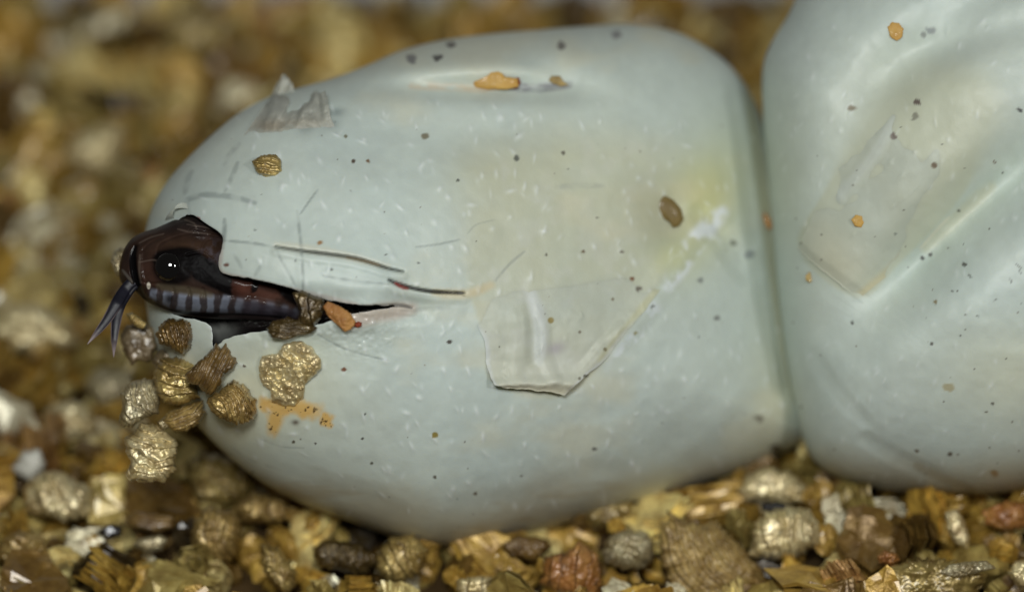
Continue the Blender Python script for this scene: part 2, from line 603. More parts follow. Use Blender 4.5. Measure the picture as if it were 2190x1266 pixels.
SPECKS = [(755, 345, 6, (70, 45, 20)), (787, 345, 6, (120, 85, 45)), (980, 386, 4, (40, 40, 38)), (1104, 338, 8, (95, 98, 92)), (962, 731, 6, (55, 38, 25)),
          (735, 790, 6, (120, 65, 25)), (776, 938, 4, (50, 40, 30)), (930, 930, 8, (140, 120, 20)), (825, 545, 3, (30, 30, 30)), (632, 558, 3, (35, 35, 35)),
          (709, 576, 3, (40, 38, 38)), (895, 563, 3, (50, 50, 50)), (545, 492, 3, (50, 45, 45)), (1168, 545, 5, (80, 70, 55)), (1247, 538, 5, (110, 90, 65)),
          (1330, 540, 5, (110, 100, 85)), (1352, 597, 6, (120, 75, 40)), (1365, 618, 8, (110, 100, 90)), (1204, 328, 5, (100, 95, 85)), (1271, 960, 6, (95, 95, 92)),
          (963, 97, 12, (75, 65, 60)), (935, 123, 11, (60, 55, 55)), (880, 126, 13, (120, 120, 120)), (1200, 99, 11, (110, 105, 100)), (1320, 75, 14, (130, 130, 130)),
          (1600, 545, 14, (150, 158, 158)), (1570, 520, 9, (135, 140, 125)), (908, 292, 9, (125, 118, 95)), (738, 292, 5, (120, 118, 95)), (1660, 960, 14, (85, 72, 55)),
          (1623, 895, 12, (135, 130, 115)), (685, 520, 7, (160, 120, 70)), (1500, 600, 8, (135, 140, 135)), (1395, 655, 6, (120, 125, 120)), (1535, 680, 8, (130, 132, 128)),
          (795, 990, 4, (60, 55, 40)), (930, 1020, 4, (75, 65, 50)), (1017, 1055, 5, (95, 80, 60)), (1115, 1017, 4, (80, 75, 65)), (540, 1010, 3, (80, 75, 65)),
          (628, 945, 4, (70, 60, 40)), (675, 948, 3, (60, 50, 40)), (780, 885, 3, (60, 55, 45)), (640, 770, 3, (60, 60, 55)), (523, 783, 4, (80, 60, 40)),
          (1178, 685, 8, (150, 130, 60)), (1240, 710, 4, (120, 110, 95)), (1310, 640, 4, (120, 105, 80)), (485, 567, 7, (105, 50, 30)), (425, 468, 6, (125, 40, 50)),
          (1360, 712, 6, (150, 140, 90)), (1295, 747, 5, (120, 110, 80)), (1252, 803, 5, (80, 75, 60)), (1240, 808, 4, (110, 105, 90))]
_r = np.random.default_rng(12)
for _ in range(90):
    x, y = _r.uniform(360, 1680), _r.uniform(250, 1130)
    SPECKS.append((x, y, _r.uniform(1.2, 2.4), tuple(_r.uniform(80, 140) * np.array([1, .93, .8]))))
PORES = []
for _ in range(420):
    x, y = _r.uniform(430, 1680), _r.uniform(210, 1100)
    if _r.random() < 0.85 or True:
        PORES.append((x, y, _r.uniform(4, 8), _r.uniform(7, 15), _r.normal(70, 28) + (x - 900) * 0.03, _r.uniform(0.3, 1.0)))

_grid = np.meshgrid(np.arange(250, 2300, 2.0), np.arange(-60, 1220, 2.0))


def local(px, py, cx, cy, rad, fn, acc):
    m = (np.abs(px - cx) < rad) & (np.abs(py - cy) < rad)
    if m.any():
        acc[m] += fn(px[m], py[m])


UPPER_LIP = [(395, 452), (440, 470), (480, 505), (476, 580), (560, 596), (640, 618), (720, 640), (800, 652)]
LOWER_LIP = [(455, 745), (500, 724), (580, 712), (640, 706), (720, 688), (790, 668)]


def relief1(px, py):
    z = np.zeros_like(px)
    # top crease with the dirt in it, the lobe above, the hollow below
    z -= 46 * strokeg(px, py, [(640, 172), (850, 182), (1000, 186), (1150, 190), (1340, 200)], 20)
    z += 36 * gauss(px, py, 1010, 138, 190, 32, -6)
    z -= 46 * gauss(px, py, 1000, 275, 210, 70, -4)
    z -= 18 * gauss(px, py, 1170, 140, 60, 22, 30)
    # flattened, slightly sunken side under the peeling patch
    z -= 26 * gauss(px, py, 1290, 470, 200, 150, 20)
    z -= 34 * gauss(px, py, 1428, 458, 36, 46, -25)
    z += 16 * gauss(px, py, 1520, 560, 120, 190, 25)
    # crease beside the neighbouring egg and the fold running into it
    z -= 70 * stroke(px, py, [(1590, 200), (1614, 330), (1632, 470), (1658, 640), (1690, 820)], 16, 44)
    z -= 16 * stroke(px, py, [(1500, 462), (1545, 512), (1600, 590)], 10, 34)
    z += 10 * stroke(px, py, [(1560, 440), (1480, 500), (1420, 600), (1330, 720)], 14, 36)
    # soft folds low on the belly
    for a, s in (([(1330, 1010), (1450, 930), (1560, 800)], 4), ([(1420, 1030), (1540, 950), (1630, 850)], 3.5), ([(1290, 880), (1400, 790), (1450, 700)], 3),
                 ([(480, 955), (560, 1000), (680, 1040), (800, 1066)], 7), ([(450, 905), (540, 965), (640, 1000)], 6), ([(560, 1015), (700, 1062), (850, 1100)], 6),
                 ([(980, 1090), (1150, 1060), (1300, 1000)], 6)):
        z -= s * stroke(px, py, a, 8, 40)
    # the lips of the slit: the upper one lies raised over the snake
    lip = np.zeros_like(px)
    near = (px > 250) & (px < 1000) & (py > 300) & (py < 800)
    for x, y in catmull(UPPER_LIP, 4):
        lip[near] += 0.22 * gauss(px[near], py[near], x + 8, y - 22, 46)
    z += 36 * (1 - np.exp(-lip * 1.6))
    z += 12 * stroke(px, py, LOWER_LIP, 10, 50)
    z -= 14 * stroke(px, py, [(640, 640), (760, 656), (900, 660)], 10, 40)
    for pts, w, d, c, s in CRACKS:
        z -= d * stroke(px, py, pts, w * 0.6, w * 1.0)
        z += 5 * stroke(px, py, [(a, b + 10) for a, b in pts], w * 2, w * 3)
    for pts, w, s in LINES:
        z -= 1.2 * s * stroke(px, py, pts, w, w)
    for x, y, a, b, ang, s in PORES:
        local(px, py, x, y, 36, lambda X, Y: 2.2 * s * gauss(X, Y, x, y, b * 0.55, a * 0.5, ang), z)
    for x, y in ((705, 265), (718, 240), (655, 272)):
        local(px, py, x, y, 60, lambda X, Y: -7 * gauss(X, Y, x, y, 16, 10, -8), z)
    sp = gauss(px, py, 775, 705, 55, 38, -20) + 0.6 * stroke(px, py, [(560, 720), (620, 716), (700, 712)], 10, 20)
    z += 7 * sp * np.clip(fbm(px / 7, py / 7, 58, 2) - 0.5, -0.2, 0.3)
    z += (fbm(px / 150, py / 150, 3) - 0.5) * 16 + (fbm(px / 40, py / 40, 9, 3) - 0.5) * 3.0
    return z


def shell_base(px, py, seed):
    n = fbm(px / 260, py / 260, seed)[:, None]
    c = lin((197, 211, 207))[None] * n + lin((203, 211, 200))[None] * (1 - n)
    m = fbm(px / 70, py / 70, seed + 5, 4)
    k = fbm(px / 15, py / 15, seed + 9, 3)
    return c * (0.91 + 0.13 * m[:, None] + 0.07 * (k[:, None] - 0.2))


PEEL1 = [(960, 330), (1110, 280), (1300, 265), (1480, 320), (1555, 440), (1432, 585), (1345, 710), (1210, 850), (1052, 822), (1034, 725), (1000, 620), (975, 480)]


def peel_zone(px, py, c):
    d, _ = seg_dist(px, py, catmull(PEEL1, 5, True), True)
    ins = inside(px, py, catmull(PEEL1, 5, True))
    sd = np.where(ins, d, -d)
    soft = 10 + 70 * smooth(640, 420, py)
    w = smooth(-0.4, 1.0, sd / soft)
    mix(c, (196, 198, 174), w * (0.5 + 0.35 * fbm(px / 60, py / 60, 7)))
    mix(c, (206, 210, 200), w * 0.5 * smooth(0.5, 0.75, fbm(px / 45, py / 45, 87)))


def colour1(px, py, f):
    c = shell_base(px, py, 21)
    peel_zone(px, py, c)
    # yellowed patches in the shell
    mix(c, (206, 206, 172), 0.3 * gauss(px, py, 1250, 400, 210, 160, 10) * smooth(0.25, 0.7, fbm(px / 120, py / 120, 4) + 0.15))
    mix(c, (205, 205, 140), 0.75 * gauss(px, py, 1508, 430, 52, 90, 20))
    mix(c, (206, 208, 150), 0.55 * gauss(px, py, 1440, 545, 34, 30, 20))
    mix(c, (170, 176, 160), 0.6 * gauss(px, py, 1420, 480, 46, 46))
    mix(c, (218, 214, 178), 0.5 * gauss(px, py, 560, 840, 120, 80) + 0.35 * gauss(px, py, 470, 930, 60, 50))
    mix(c, (216, 216, 186), 0.45 * gauss(px, py, 1660, 850, 40, 150))
    mix(c, (224, 214, 176), 0.3 * smooth(0.5, 0.8, fbm(px / 180, py / 110, 31)))
    # dirt from the damp bed low down, underside shade and warm bounce painted in
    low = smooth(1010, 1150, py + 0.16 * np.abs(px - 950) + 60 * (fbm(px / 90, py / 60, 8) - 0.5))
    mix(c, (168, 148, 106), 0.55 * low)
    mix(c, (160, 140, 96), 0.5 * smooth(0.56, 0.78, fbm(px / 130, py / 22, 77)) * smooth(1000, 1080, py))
    mix(c, (152, 150, 112), 0.6 * stroke(px, py, [(1600, 200), (1622, 330), (1640, 470), (1664, 640), (1700, 850)], 12, 16))  # olive shade of the gap beside the neighbouring egg, painted into the shell
    # broken white strokes along the peeling edge
    mix(c, (236, 242, 246), 0.85 * stroke(px, py, [(1545, 455), (1485, 520), (1430, 610)], 22, 20) * smooth(0.3, 0.6, fbm(px / 26, py / 26, 2)))
    mix(c, (226, 233, 236), 0.7 * stroke(px, py, [(1400, 660), (1350, 735), (1310, 790)], 14, 22) * smooth(0.35, 0.6, fbm(px / 22, py / 22, 12)))
    for x, y in ((705, 265), (718, 240), (655, 272)):
        mix(c, (140, 152, 150), 0.8 * gauss(px, py, x, y, 13, 7, -8))
    # orange water stain below the gold flake
    sx = px + 26 * (fbm(px / 28, py / 28, 41) - 0.5); sy = py + 30 * (fbm(px / 24, py / 24, 45) - 0.5)
    st = np.maximum.reduce([gauss(sx, sy, 612, 872, 40, 15, 4), gauss(sx, sy, 586, 898, 13, 22, 10), gauss(sx, sy, 655, 880, 26, 15, 0), gauss(sx, sy, 697, 899, 10, 8), 0.8 * gauss(sx, sy, 572, 868, 16, 12)])
    mix(c, (222, 168, 60), 0.8 * smooth(0.15, 0.8, st))
    mix(c, (222, 190, 120), 0.4 * smooth(0.12, 0.5, st))
    mix(c, (60, 40, 18), 0.9 * smooth(0.72, 0.78, fbm(px / 6, py / 6, 66, 2)) * smooth(0.35, 0.6, st) * (py > 862))
    mix(c, (70, 40, 10), 0.8 * gauss(px, py, 632, 903, 6, 4))
    # pink-brown along the slit
    mix(c, (200, 168, 150), 0.5 * stroke(px, py, [(740, 690), (800, 672), (880, 660)], 16, 22))
    mix(c, (178, 160, 150), 0.55 * stroke(px, py, [(474, 510), (471, 548), (472, 582), (520, 597), (640, 624), (760, 652)], 4, 8, taper=False))
    mix(c, (215, 205, 178), 0.35 * stroke(px, py, [(590, 524), (700, 539), (830, 570)], 8, 10))
    mix(c, (216, 196, 150), 0.5 * stroke(px, py, [(930, 626), (1000, 628), (1050, 610)], 5, 14))
    # dirt caught in the top crease
    mix(c, (205, 172, 130), 0.4 * stroke(px, py, [(880, 184), (960, 187), (1060, 192)], 5, 12) * smooth(0.3, 0.6, fbm(px / 30, py / 12, 57)))
    mix(c, (112, 108, 118), 0.75 * stroke(px, py, [(1090, 186), (1150, 189), (1218, 182)], 7, 11) * (0.5 + 0.5 * smooth(0.3, 0.6, fbm(px / 22, py / 10, 59))))
    for pts, w, d, cc, s in CRACKS:
        mix(c, cc, s * stroke(px, py, pts, w * 0.7, w * 0.8))
    mix(c, (120, 92, 40), 0.5 * stroke(px, py, [(740, 551), (790, 561), (812, 568)], 3, 3))
    mix(c, (150, 40, 30), 0.8 * stroke(px, py, [(845, 606), (858, 614), (872, 618)], 3, 4))
    for pts, w, s in LINES:
        mix(c, (120, 130, 128), s * stroke(px, py, pts, w * 0.8, w * 1.2) * (0.35 + 0.65 * smooth(0.3, 0.6, fbm(px / 18, py / 18, 63, 2))))
    g = np.zeros_like(px)
    for x, y, a, b, ang, s in PORES:
        local(px, py, x, y, 40, lambda X, Y: 0.5 * s * gauss(X, Y, x, y, b * 0.5, a * 0.4, ang), g)
    mix(c, (238, 244, 244), np.clip(g, 0, 0.8))
    for x, y, r, cc in SPECKS:
        m = (np.abs(px - x) < r * 2.5) & (np.abs(py - y) < r * 2.5)
        if m.any():
            X, Y = px[m], py[m]
            d = np.hypot((X - x), (Y - y) * 1.15) / r + (fbm(X / r, Y / r, int(x) % 97, 2) - 0.5) * 1.1
            w = 0.9 * (1 - smooth(0.55, 1.05, d))
            c[m] = c[m] * (1 - w[:, None]) + lin(cc)[None] * w[:, None]
    wet = np.ones_like(px)
    wet -= 0.95 * gauss(px, py, 765, 705, 55, 38, -20) + 0.9 * stroke(px, py, [(480, 580), (560, 600), (650, 622)], 8, 16)
    wet -= 0.8 * stroke(px, py, [(460, 742), (520, 716), (600, 708)], 14, 18)
    return c, np.clip(wet, 0, 1)


egg1 = Blob(E1, (960, 610), lambda x, y: -0.26 * (x - 900), 450, 2.35, 2.0, relief1)

egg = bpy.data.objects.new('snake_egg', None)
COL.objects.link(egg)
tag(egg, 'white leathery egg slit open with the hatchling snake looking out', 'egg', 'eggs lying in the vermiculite')
egg.location = Vector(W(950, 1100, 0))
bpy.context.view_layer.update()


def part(name, me, mat, parent, label=None):
    o = obj(name, me, mat, parent)
    o.matrix_parent_inverse = Matrix.Translation(-parent.location)
    if label:
        o['label'] = label
    return o


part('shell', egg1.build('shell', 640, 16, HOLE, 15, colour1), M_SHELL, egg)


def relief2(px, py):
    z = np.zeros_like(px)
    # deep diagonal valley from the lower middle up to the right
    z -= 120 * strokeg(px, py, [(1800, 790), (1880, 650), (2010, 520), (2120, 420), (2250, 300), (2380, 180)], 56)
    z -= 26 * strokeg(px, py, [(1840, 690), (2010, 515), (2120, 415), (2300, 260)], 16)
    # hollow under the dried patch
    z -= 36 * gauss(px, py, 1930, 330, 150, 210, 32)
    z += 30 * strokeg(px, py, [(1690, -60), (1710, 140), (1715, 300), (1705, 480), (1740, 720)], 50)
    z -= 62 * strokeg(px, py, [(1780, 330), (1880, 190), (1960, 110), (2060, 40), (2250, -80)], 44)
    z -= 16 * strokeg(px, py, [(1930, 130), (2090, 80), (2300, 20)], 26)
    z += 16 * strokeg(px, py, [(1930, 90), (2110, 35), (2300, -30)], 26)
    for a, s in (([(1850, 940), (1930, 985), (2020, 1030)], 7), ([(1930, 985), (2030, 1030), (2080, 1040)], 5), ([(1740, 760), (1790, 840), (1850, 900)], 5)):
        z -= s * stroke(px, py, a, 6, 24)
    for x, y, a, b, ang, s in PORES2:
        local(px, py, x, y, 36, lambda X, Y: 2.0 * s * gauss(X, Y, x, y, b * 0.55, a * 0.5, ang), z)
    z += (fbm(px / 160, py / 160, 13) - 0.5) * 18 + (fbm(px / 40, py / 40, 19, 3) - 0.5) * 3.0
    return z


PORES2 = [(_r.uniform(1660, 2230), _r.uniform(40, 1030), _r.uniform(4, 8), _r.uniform(7, 14), _r.uniform(80, 140), _r.uniform(0.2, 0.8)) for _ in range(150)]
SPECKS2 = [(1823, 232, 11, (140, 130, 110)), (1961, 220, 9, (95, 80, 75)), (1911, 292, 9, (125, 112, 105)), (1998, 354, 8, (105, 82, 60)), (2127, 347, 5, (110, 85, 70)),
           (2180, 236, 7, (60, 55, 60)), (1972, 552, 6, (45, 40, 42)), (1990, 545, 5, (90, 90, 90)), (1823, 691, 6, (55, 50, 48)), (2030, 830, 14, (178, 172, 140)),
           (2064, 565, 5, (70, 65, 60)), (1993, 735, 4, (80, 75, 70)), (2054, 717, 4, (70, 65, 60)), (2032, 971, 6, (95, 85, 70)), (1961, 963, 6, (110, 100, 85)),
           (2123, 863, 4, (75, 70, 65)), (2128, 1010, 10, (160, 132, 90)), (2144, 370, 3, (60, 60, 60)), (2050, 451, 4, (80, 75, 65)), (1915, 500, 4, (130, 135, 125)),
           (2000, 645, 5, (140, 125, 90)), (1975, 75, 8, (150, 155, 150)), (1990, 65, 10, (150, 156, 156)), (1955, 250, 10, (140, 140, 125))]
for _ in range(50):
    x, y = _r.uniform(1680, 2200), _r.uniform(250, 1040)
    SPECKS2.append((x, y, _r.uniform(1.6, 3.0), tuple(_r.uniform(70, 130) * np.array([1, .93, .8]))))
SCRATCH2 = [([(2172, 565), (2186, 574)], 1.6), ([(2180, 578), (2184, 585)], 1.5), ([(2160, 595), (2163, 604)], 1.6), ([(2034, 622), (2040, 626)], 1.6), ([(2058, 562), (2063, 571)], 2.5),
            ([(2125, 643), (2132, 640)], 1.6), ([(2070, 585), (2078, 595)], 1.6), ([(2088, 673), (2093, 678)], 1.5), ([(1996, 645), (2003, 652)], 1.6)]


PEEL2 = [(1704, 534), (1765, 400), (1850, 230), (1960, 135), (2100, 140), (2150, 240), (2060, 420), (1930, 560), (1835, 640)]


def peel_zone2(px, py, c):
    P = catmull(PEEL2, 5, True)
    d, _ = seg_dist(px, py, P, True)
    sd = np.where(inside(px, py, P), d, -d)
    soft = 9 + 50 * smooth(420, 230, py)
    w = smooth(-0.4, 1.0, sd / soft)
    mix(c, (194, 198, 176), w * (0.55 + 0.3 * fbm(px / 60, py / 60, 7)))


def colour2(px, py, f):
    c = shell_base(px, py, 51)
    peel_zone2(px, py, c)
    mix(c, (206, 208, 180), 0.4 * gauss(px, py, 1930, 340, 130, 200, 32))
    mix(c, (222, 220, 186), 0.45 * gauss(px, py, 2170, 800, 110, 80))
    mix(c, (206, 198, 160), 0.35 * stroke(px, py, [(1980, 530), (2060, 455), (2120, 400)], 10, 18))
    mix(c, (232, 226, 204), 0.4 * stroke(px, py, [(1970, 530), (2010, 485), (2030, 465)], 3, 4))
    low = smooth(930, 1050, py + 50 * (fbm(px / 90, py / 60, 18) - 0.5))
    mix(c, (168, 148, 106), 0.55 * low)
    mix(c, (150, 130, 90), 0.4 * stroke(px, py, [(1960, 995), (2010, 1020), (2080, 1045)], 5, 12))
    g = np.zeros_like(px)
    for x, y, a, b, ang, s in PORES2:
        local(px, py, x, y, 40, lambda X, Y: 0.45 * s * gauss(X, Y, x, y, b * 0.5, a * 0.4, ang), g)
    mix(c, (238, 244, 244), np.clip(g, 0, 0.8))
    for pts, w in SCRATCH2:
        mix(c, (90, 92, 88), 0.75 * stroke(px, py, pts, w, w, spline=False))
    for x, y, r, cc in SPECKS2:
        m = (np.abs(px - x) < r * 2.5) & (np.abs(py - y) < r * 2.5)
        if m.any():
            X, Y = px[m], py[m]
            d = np.hypot((X - x), (Y - y) * 1.15) / r + (fbm(X / r, Y / r, int(x) % 97, 2) - 0.5) * 1.1
            w = 0.9 * (1 - smooth(0.55, 1.05, d))
            c[m] = c[m] * (1 - w[:, None]) + lin(cc)[None] * w[:, None]
    return c, np.ones_like(px)


egg2 = Blob(E2, (2150, 430), lambda x, y: -40 + 0.10 * (x - 1650), 470, 2.3, 2.0, relief2)
eggb = bpy.data.objects.new('snake_egg', None)
COL.objects.link(eggb)
tag(eggb, 'whole white leathery egg with a deep diagonal dent, pressed against the open egg', 'egg', 'eggs lying in the vermiculite')
eggb.location = Vector(W(2100, 1040, 0))
bpy.context.view_layer.update()
part('shell', egg2.build('shell', 520, 16, None, 15, colour2), M_SHELL, eggb)


# ------------------------------------------------------------------ loose skins on the shells
def sheet(name, left, right, surf, offset, ns, nt, colour, thick):
    L = catmull(left, 16); Rr = catmull(right, 16)
    t = np.linspace(0, 1, nt)

    def pick(C):
        s = np.concatenate([[0], np.cumsum(np.hypot(*np.diff(C, axis=0).T))]); s /= s[-1]
        return np.stack([np.interp(t, s, C[:, 0]), np.interp(t, s, C[:, 1])], -1)
    A = pick(L); B = pick(Rr)
    s = np.linspace(0, 1, ns)
    S, Tt = np.meshgrid(s, t, indexing='ij')
    px = A[None, :, 0] * (1 - S) + B[None, :, 0] * S
    py = A[None, :, 1] * (1 - S) + B[None, :, 1] * S
    dx, dy, df = offset(S, Tt, px, py)
    base = surf(px.ravel(), py.ravel()).reshape(px.shape) if surf else 0
    P = W(px + dx, py + dy, base + df)
    V = P.reshape(-1, 3)
    col, wet = colour(S.ravel(), Tt.ravel(), px.ravel(), py.ravel())
    # underside
    P2 = W(px + dx, py + dy, base + df - thick).reshape(-1, 3)
    n = ns * nt
    idx = np.arange(n).reshape(ns, nt)
    q = np.stack([idx[:-1, :-1], idx[1:, :-1], idx[1:, 1:], idx[:-1, 1:]], -1).reshape(-1, 4)
    loop = np.concatenate([idx[0, :-1], idx[:-1, -1], idx[-1, :0:-1], idx[:0:-1, 0]])
    nx = np.roll(loop, -1)
    side = np.stack([loop, nx, nx + n, loop + n], -1)
    quads = np.concatenate([q[:, ::-1], q + n, side])
    return raw_mesh(name, np.concatenate([V, P2]), quads, None, np.concatenate([col, col]), True, np.concatenate([wet, wet]))


def off_flap1(S, T, px, py):
    lo = smooth(0.30, 0.62, T)
    z = -5 + 7.0 * smooth(0.05, 0.55, T) + 3 * lo
    z = z + 26 * smooth(0.76, 1.0, T)
    z = z - 6 * (1 - lo) * smooth(0.75, 1.0, S) - 5 * smooth(0.88, 1.0, 1 - S) * (1 - smooth(0.45, 0.7, T))
    # puckers running down to the tip
    z = z + 7 * stroke(px, py, [(1105, 590), (1112, 660), (1112, 740), (1100, 800)], 10, 26) * lo
    z = z + 6 * stroke(px, py, [(1140, 640), (1160, 705), (1164, 760), (1188, 815)], 5, 20) * lo
    z = z - 4 * stroke(px, py, [(1128, 630), (1140, 700), (1140, 775)], 8, 16) * lo
    z = z + 6 * stroke(px, py, [(1330, 700), (1262, 775), (1222, 822)], 6, 18)
    z = z + (fbm(px / 40, py / 40, 91, 3) - 0.5) * 5 * lo
    # rolled tip
    c = smooth(0.86, 1.0, T)
    z = z + 15 * np.sin(c * math.pi * 0.85) - 6 * c
    dy = -7 * c * c + 9 * (fbm(S * 5, T * 0, 92, 3) - 0.5) * smooth(0.7, 1, T)
    dx = 16 * (fbm(T * 9, S * 0 + np.round(S) * 7, 95, 3) - 0.5) * (np.abs(S - 0.5) * 2) ** 3
    return dx, dy + 0 * px, z


def col_flap1(S, T, px, py):
    c = shell_base(px, py, 21)
    peel_zone(px, py, c)
    mix(c, (214, 212, 194), 0.35 * smooth(0.5, 0.9, T))
    mix(c, (208, 206, 160), 0.6 * stroke(px, py, [(1425, 590), (1370, 670), (1330, 725), (1285, 770)], 9, 14))
    mix(c, (226, 232, 232), 0.5 * stroke(px, py, [(1138, 630), (1156, 700), (1152, 770)], 12, 18))
    mix(c, (226, 230, 228), 0.7 * gauss(px, py, 1120, 590, 26, 18) * smooth(0.4, 0.6, fbm(px / 9, py / 9, 6)))
    mix(c, (226, 232, 232), 0.5 * smooth(0.95, 0.99, np.maximum(S, 1 - S)) * smooth(0.5, 0.7, T))
    mix(c, (170, 160, 172), 0.6 * gauss(px, py, 1188, 745, 15, 9, -20))
    mix(c, (214, 206, 176), 0.6 * smooth(0.9, 1, T))
    mix(c, (150, 152, 140), 0.4 * stroke(px, py, [(1060, 600), (1090, 565), (1122, 538)], 3, 3))
    for x, y, r, cc in SPECKS:
        m = (np.abs(px - x) < r * 2) & (np.abs(py - y) < r * 2)
        if m.any():
            w = 0.85 * (1 - smooth(0.6, 1.05, np.hypot(px[m] - x, py[m] - y) / r))
            c[m] = c[m] * (1 - w[:, None]) + lin(cc)[None] * w[:, None]
    return c, np.ones_like(px)


fl1 = sheet('peeling_skin', [(985, 520), (1000, 600), (1012, 655), (1034, 725), (1042, 775), (1052, 822), (1072, 836)],
            [(1560, 445), (1490, 495), (1432, 580), (1395, 640), (1345, 708), (1290, 770), (1250, 805), (1225, 832), (1210, 850)],
            egg1.front, off_flap1, 240, 200, col_flap1, 5)
part('peeling_skin', fl1, M_MEMB, egg, 'thin cream skin peeling off the shell with a rolled lower tip')


def off_flap2(S, T, px, py):
    z = -6 + 7 * smooth(0.0, 0.5, T) + 18 * smooth(0.75, 1.0, T) * (1 - 0.6 * S)
    z = z - 4 * smooth(0.7, 1.0, S) - 3 * smooth(0.8, 1.0, 1 - S) * (1 - smooth(0.6, 0.8, T))
    z = z + (fbm(px / 60, py / 60, 33, 2) - 0.5) * 6
    z = z + 4 * stroke(px, py, [(1910, 250), (1860, 340), (1800, 420)], 6, 22)
    z = z - 6 * smooth(0.95, 1.0, T)
    dx = 6 * (fbm(T * 12, S * 0, 35) - 0.5) * (np.abs(S - 0.5) * 2) ** 3
    dy = 5 * (fbm(S * 9, T * 0, 37) - 0.5) * smooth(0.7, 1, T)
    return dx, dy, z


def col_flap2(S, T, px, py):
    c = shell_base(px, py, 51)
    peel_zone2(px, py, c)
    mix(c, (206, 200, 168), 0.5 * gauss(px, py, 1780, 560, 60, 40, 40))
    mix(c, (216, 224, 222), 0.22 * stroke(px, py, [(1918, 245), (1870, 330), (1800, 410), (1770, 430)], 8, 14))
    mix(c, (230, 234, 232), 0.6 * gauss(px, py, 2060, 170, 60, 40, 20))
    mix(c, (206, 190, 140), 0.5 * smooth(0.88, 0.97, S) * smooth(0.3, 0.8, T))
    for x, y, r, cc in SPECKS2:
        m = (np.abs(px - x) < r * 2) & (np.abs(py - y) < r * 2)
        if m.any():
            w = 0.85 * (1 - smooth(0.6, 1.05, np.hypot(px[m] - x, py[m] - y) / r))
            c[m] = c[m] * (1 - w[:, None]) + lin(cc)[None] * w[:, None]
    return c, np.ones_like(px)


fl2 = sheet('peeling_skin', [(1850, 190), (1800, 300), (1765, 400), (1730, 480), (1704, 534)],
            [(2140, 150), (2160, 260), (2100, 360), (2020, 450), (1930, 560), (1835, 640)],
            egg2.front, off_flap2, 160, 160, col_flap2, 5)
part('peeling_skin', fl2, M_MEMB, eggb, 'thin yellowish dried skin lifting off along its lower edge')


def off_shred(S, T, px, py):
    # T=0 stuck to the shell, T=1 the free torn edge standing away
    z = -7 + 16 * smooth(0.05, 0.4, T) + 44 * T ** 1.6
    fold = np.sin(S * 17 + 1.5 * T + 4 * fbm(S * 3, T * 2, 70)) * 11 + np.sin(S * 41 + 3 * T) * 3
    z = z + fold * smooth(0.1, 0.6, T) + (fbm(px / 20, py / 20, 71, 3) - 0.5) * 16 * smooth(0, 0.3, T)
    top = 34 * gauss(S, T, 0.5, 1.0, 0.16, 0.8) + (fbm(S * 9, T * 0 + 0.5, 73, 3) - 0.5) * 26 + 14 * smooth(0.08, 0.0, S)
    base = 14 * (fbm(S * 6, T * 0 + 4.5, 79, 3) - 0.5) * (1 - T)
    return 12 * (fbm(T * 4, S * 5, 75) - 0.5) * T, top * T ** 2 + base, z


def col_shred(S, T, px, py):
    c = shell_base(px, py, 61)
    mix(c, (205, 196, 180), 0.5 * np.ones_like(px))
    mix(c, (160, 146, 124), 0.7 * gauss(px, py, 575, 272, 30, 14) + 0.4 * gauss(px, py, 650, 262, 40, 12))
    return c, np.ones_like(px)


sh1 = sheet('torn_shred', [(510, 310), (540, 262), (572, 208), (598, 158)], [(722, 285), (708, 255), (702, 228), (694, 198)],
            egg1.front, off_shred, 110, 70, col_shred, 4)
part('torn_shred', sh1, M_SHRED, egg, 'ragged see-through scrap of torn shell standing up')


# a curled sliver of shell above the head
def off_curl(S, T, px, py):
    a = T * 4.2
    return -8 * np.sin(a), -8 * (1 - np.cos(a)), 4 + 10 * np.sin(a) + 3 * (fbm(S * 8, T * 3, 5) - 0.5)


def col_curl(S, T, px, py):
    c = shell_base(px, py, 71)
    mix(c, (165, 160, 140), 0.5 * np.ones_like(px))
    return c, np.ones_like(px)


cu = sheet('curled_edge', [(372, 466), (384, 452), (396, 448)], [(352, 472), (374, 462), (402, 462)], egg1.front, off_curl, 30, 24, col_curl, 4)
part('curled_edge', cu, M_MEMB, egg)


# dark wet membrane inside the slit
def off_in(S, T, px, py):
    return 0 * px, 0 * px, -120 + 70 * smooth(0.62, 0.95, T) + (fbm(px / 30, py / 20, 81) - 0.5) * 16


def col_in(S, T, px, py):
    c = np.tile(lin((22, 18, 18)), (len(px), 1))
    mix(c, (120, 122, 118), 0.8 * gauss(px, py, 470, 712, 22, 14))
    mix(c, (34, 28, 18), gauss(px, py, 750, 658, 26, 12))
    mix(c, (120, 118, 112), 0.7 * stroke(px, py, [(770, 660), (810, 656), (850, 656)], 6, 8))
    return c, np.ones_like(px)


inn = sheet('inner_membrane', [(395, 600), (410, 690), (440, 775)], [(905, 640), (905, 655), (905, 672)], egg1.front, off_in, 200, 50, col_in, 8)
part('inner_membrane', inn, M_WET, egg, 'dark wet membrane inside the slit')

# ------------------------------------------------------------------ the snake
HEAD = [(254, 578), (258, 556), (266, 532), (280, 512), (302, 498), (330, 489), (358, 477), (385, 465), (412, 458), (450, 470), (500, 500),
        (560, 540), (620, 580), (680, 620), (720, 650), (705, 680), (668, 694), (630, 692), (590, 689), (540, 685), (490, 683), (440, 681),
        (400, 677), (362, 668), (332, 655), (308, 641), (292, 625), (280, 619), (266, 612), (257, 598)]
GROOVE = [(290, 528), (284, 548), (285, 575), (291, 602), (299, 625), (312, 642)]
MOUTH = [(304, 634), (330, 650), (362, 664), (400, 671), (450, 674), (520, 676), (600, 680)]


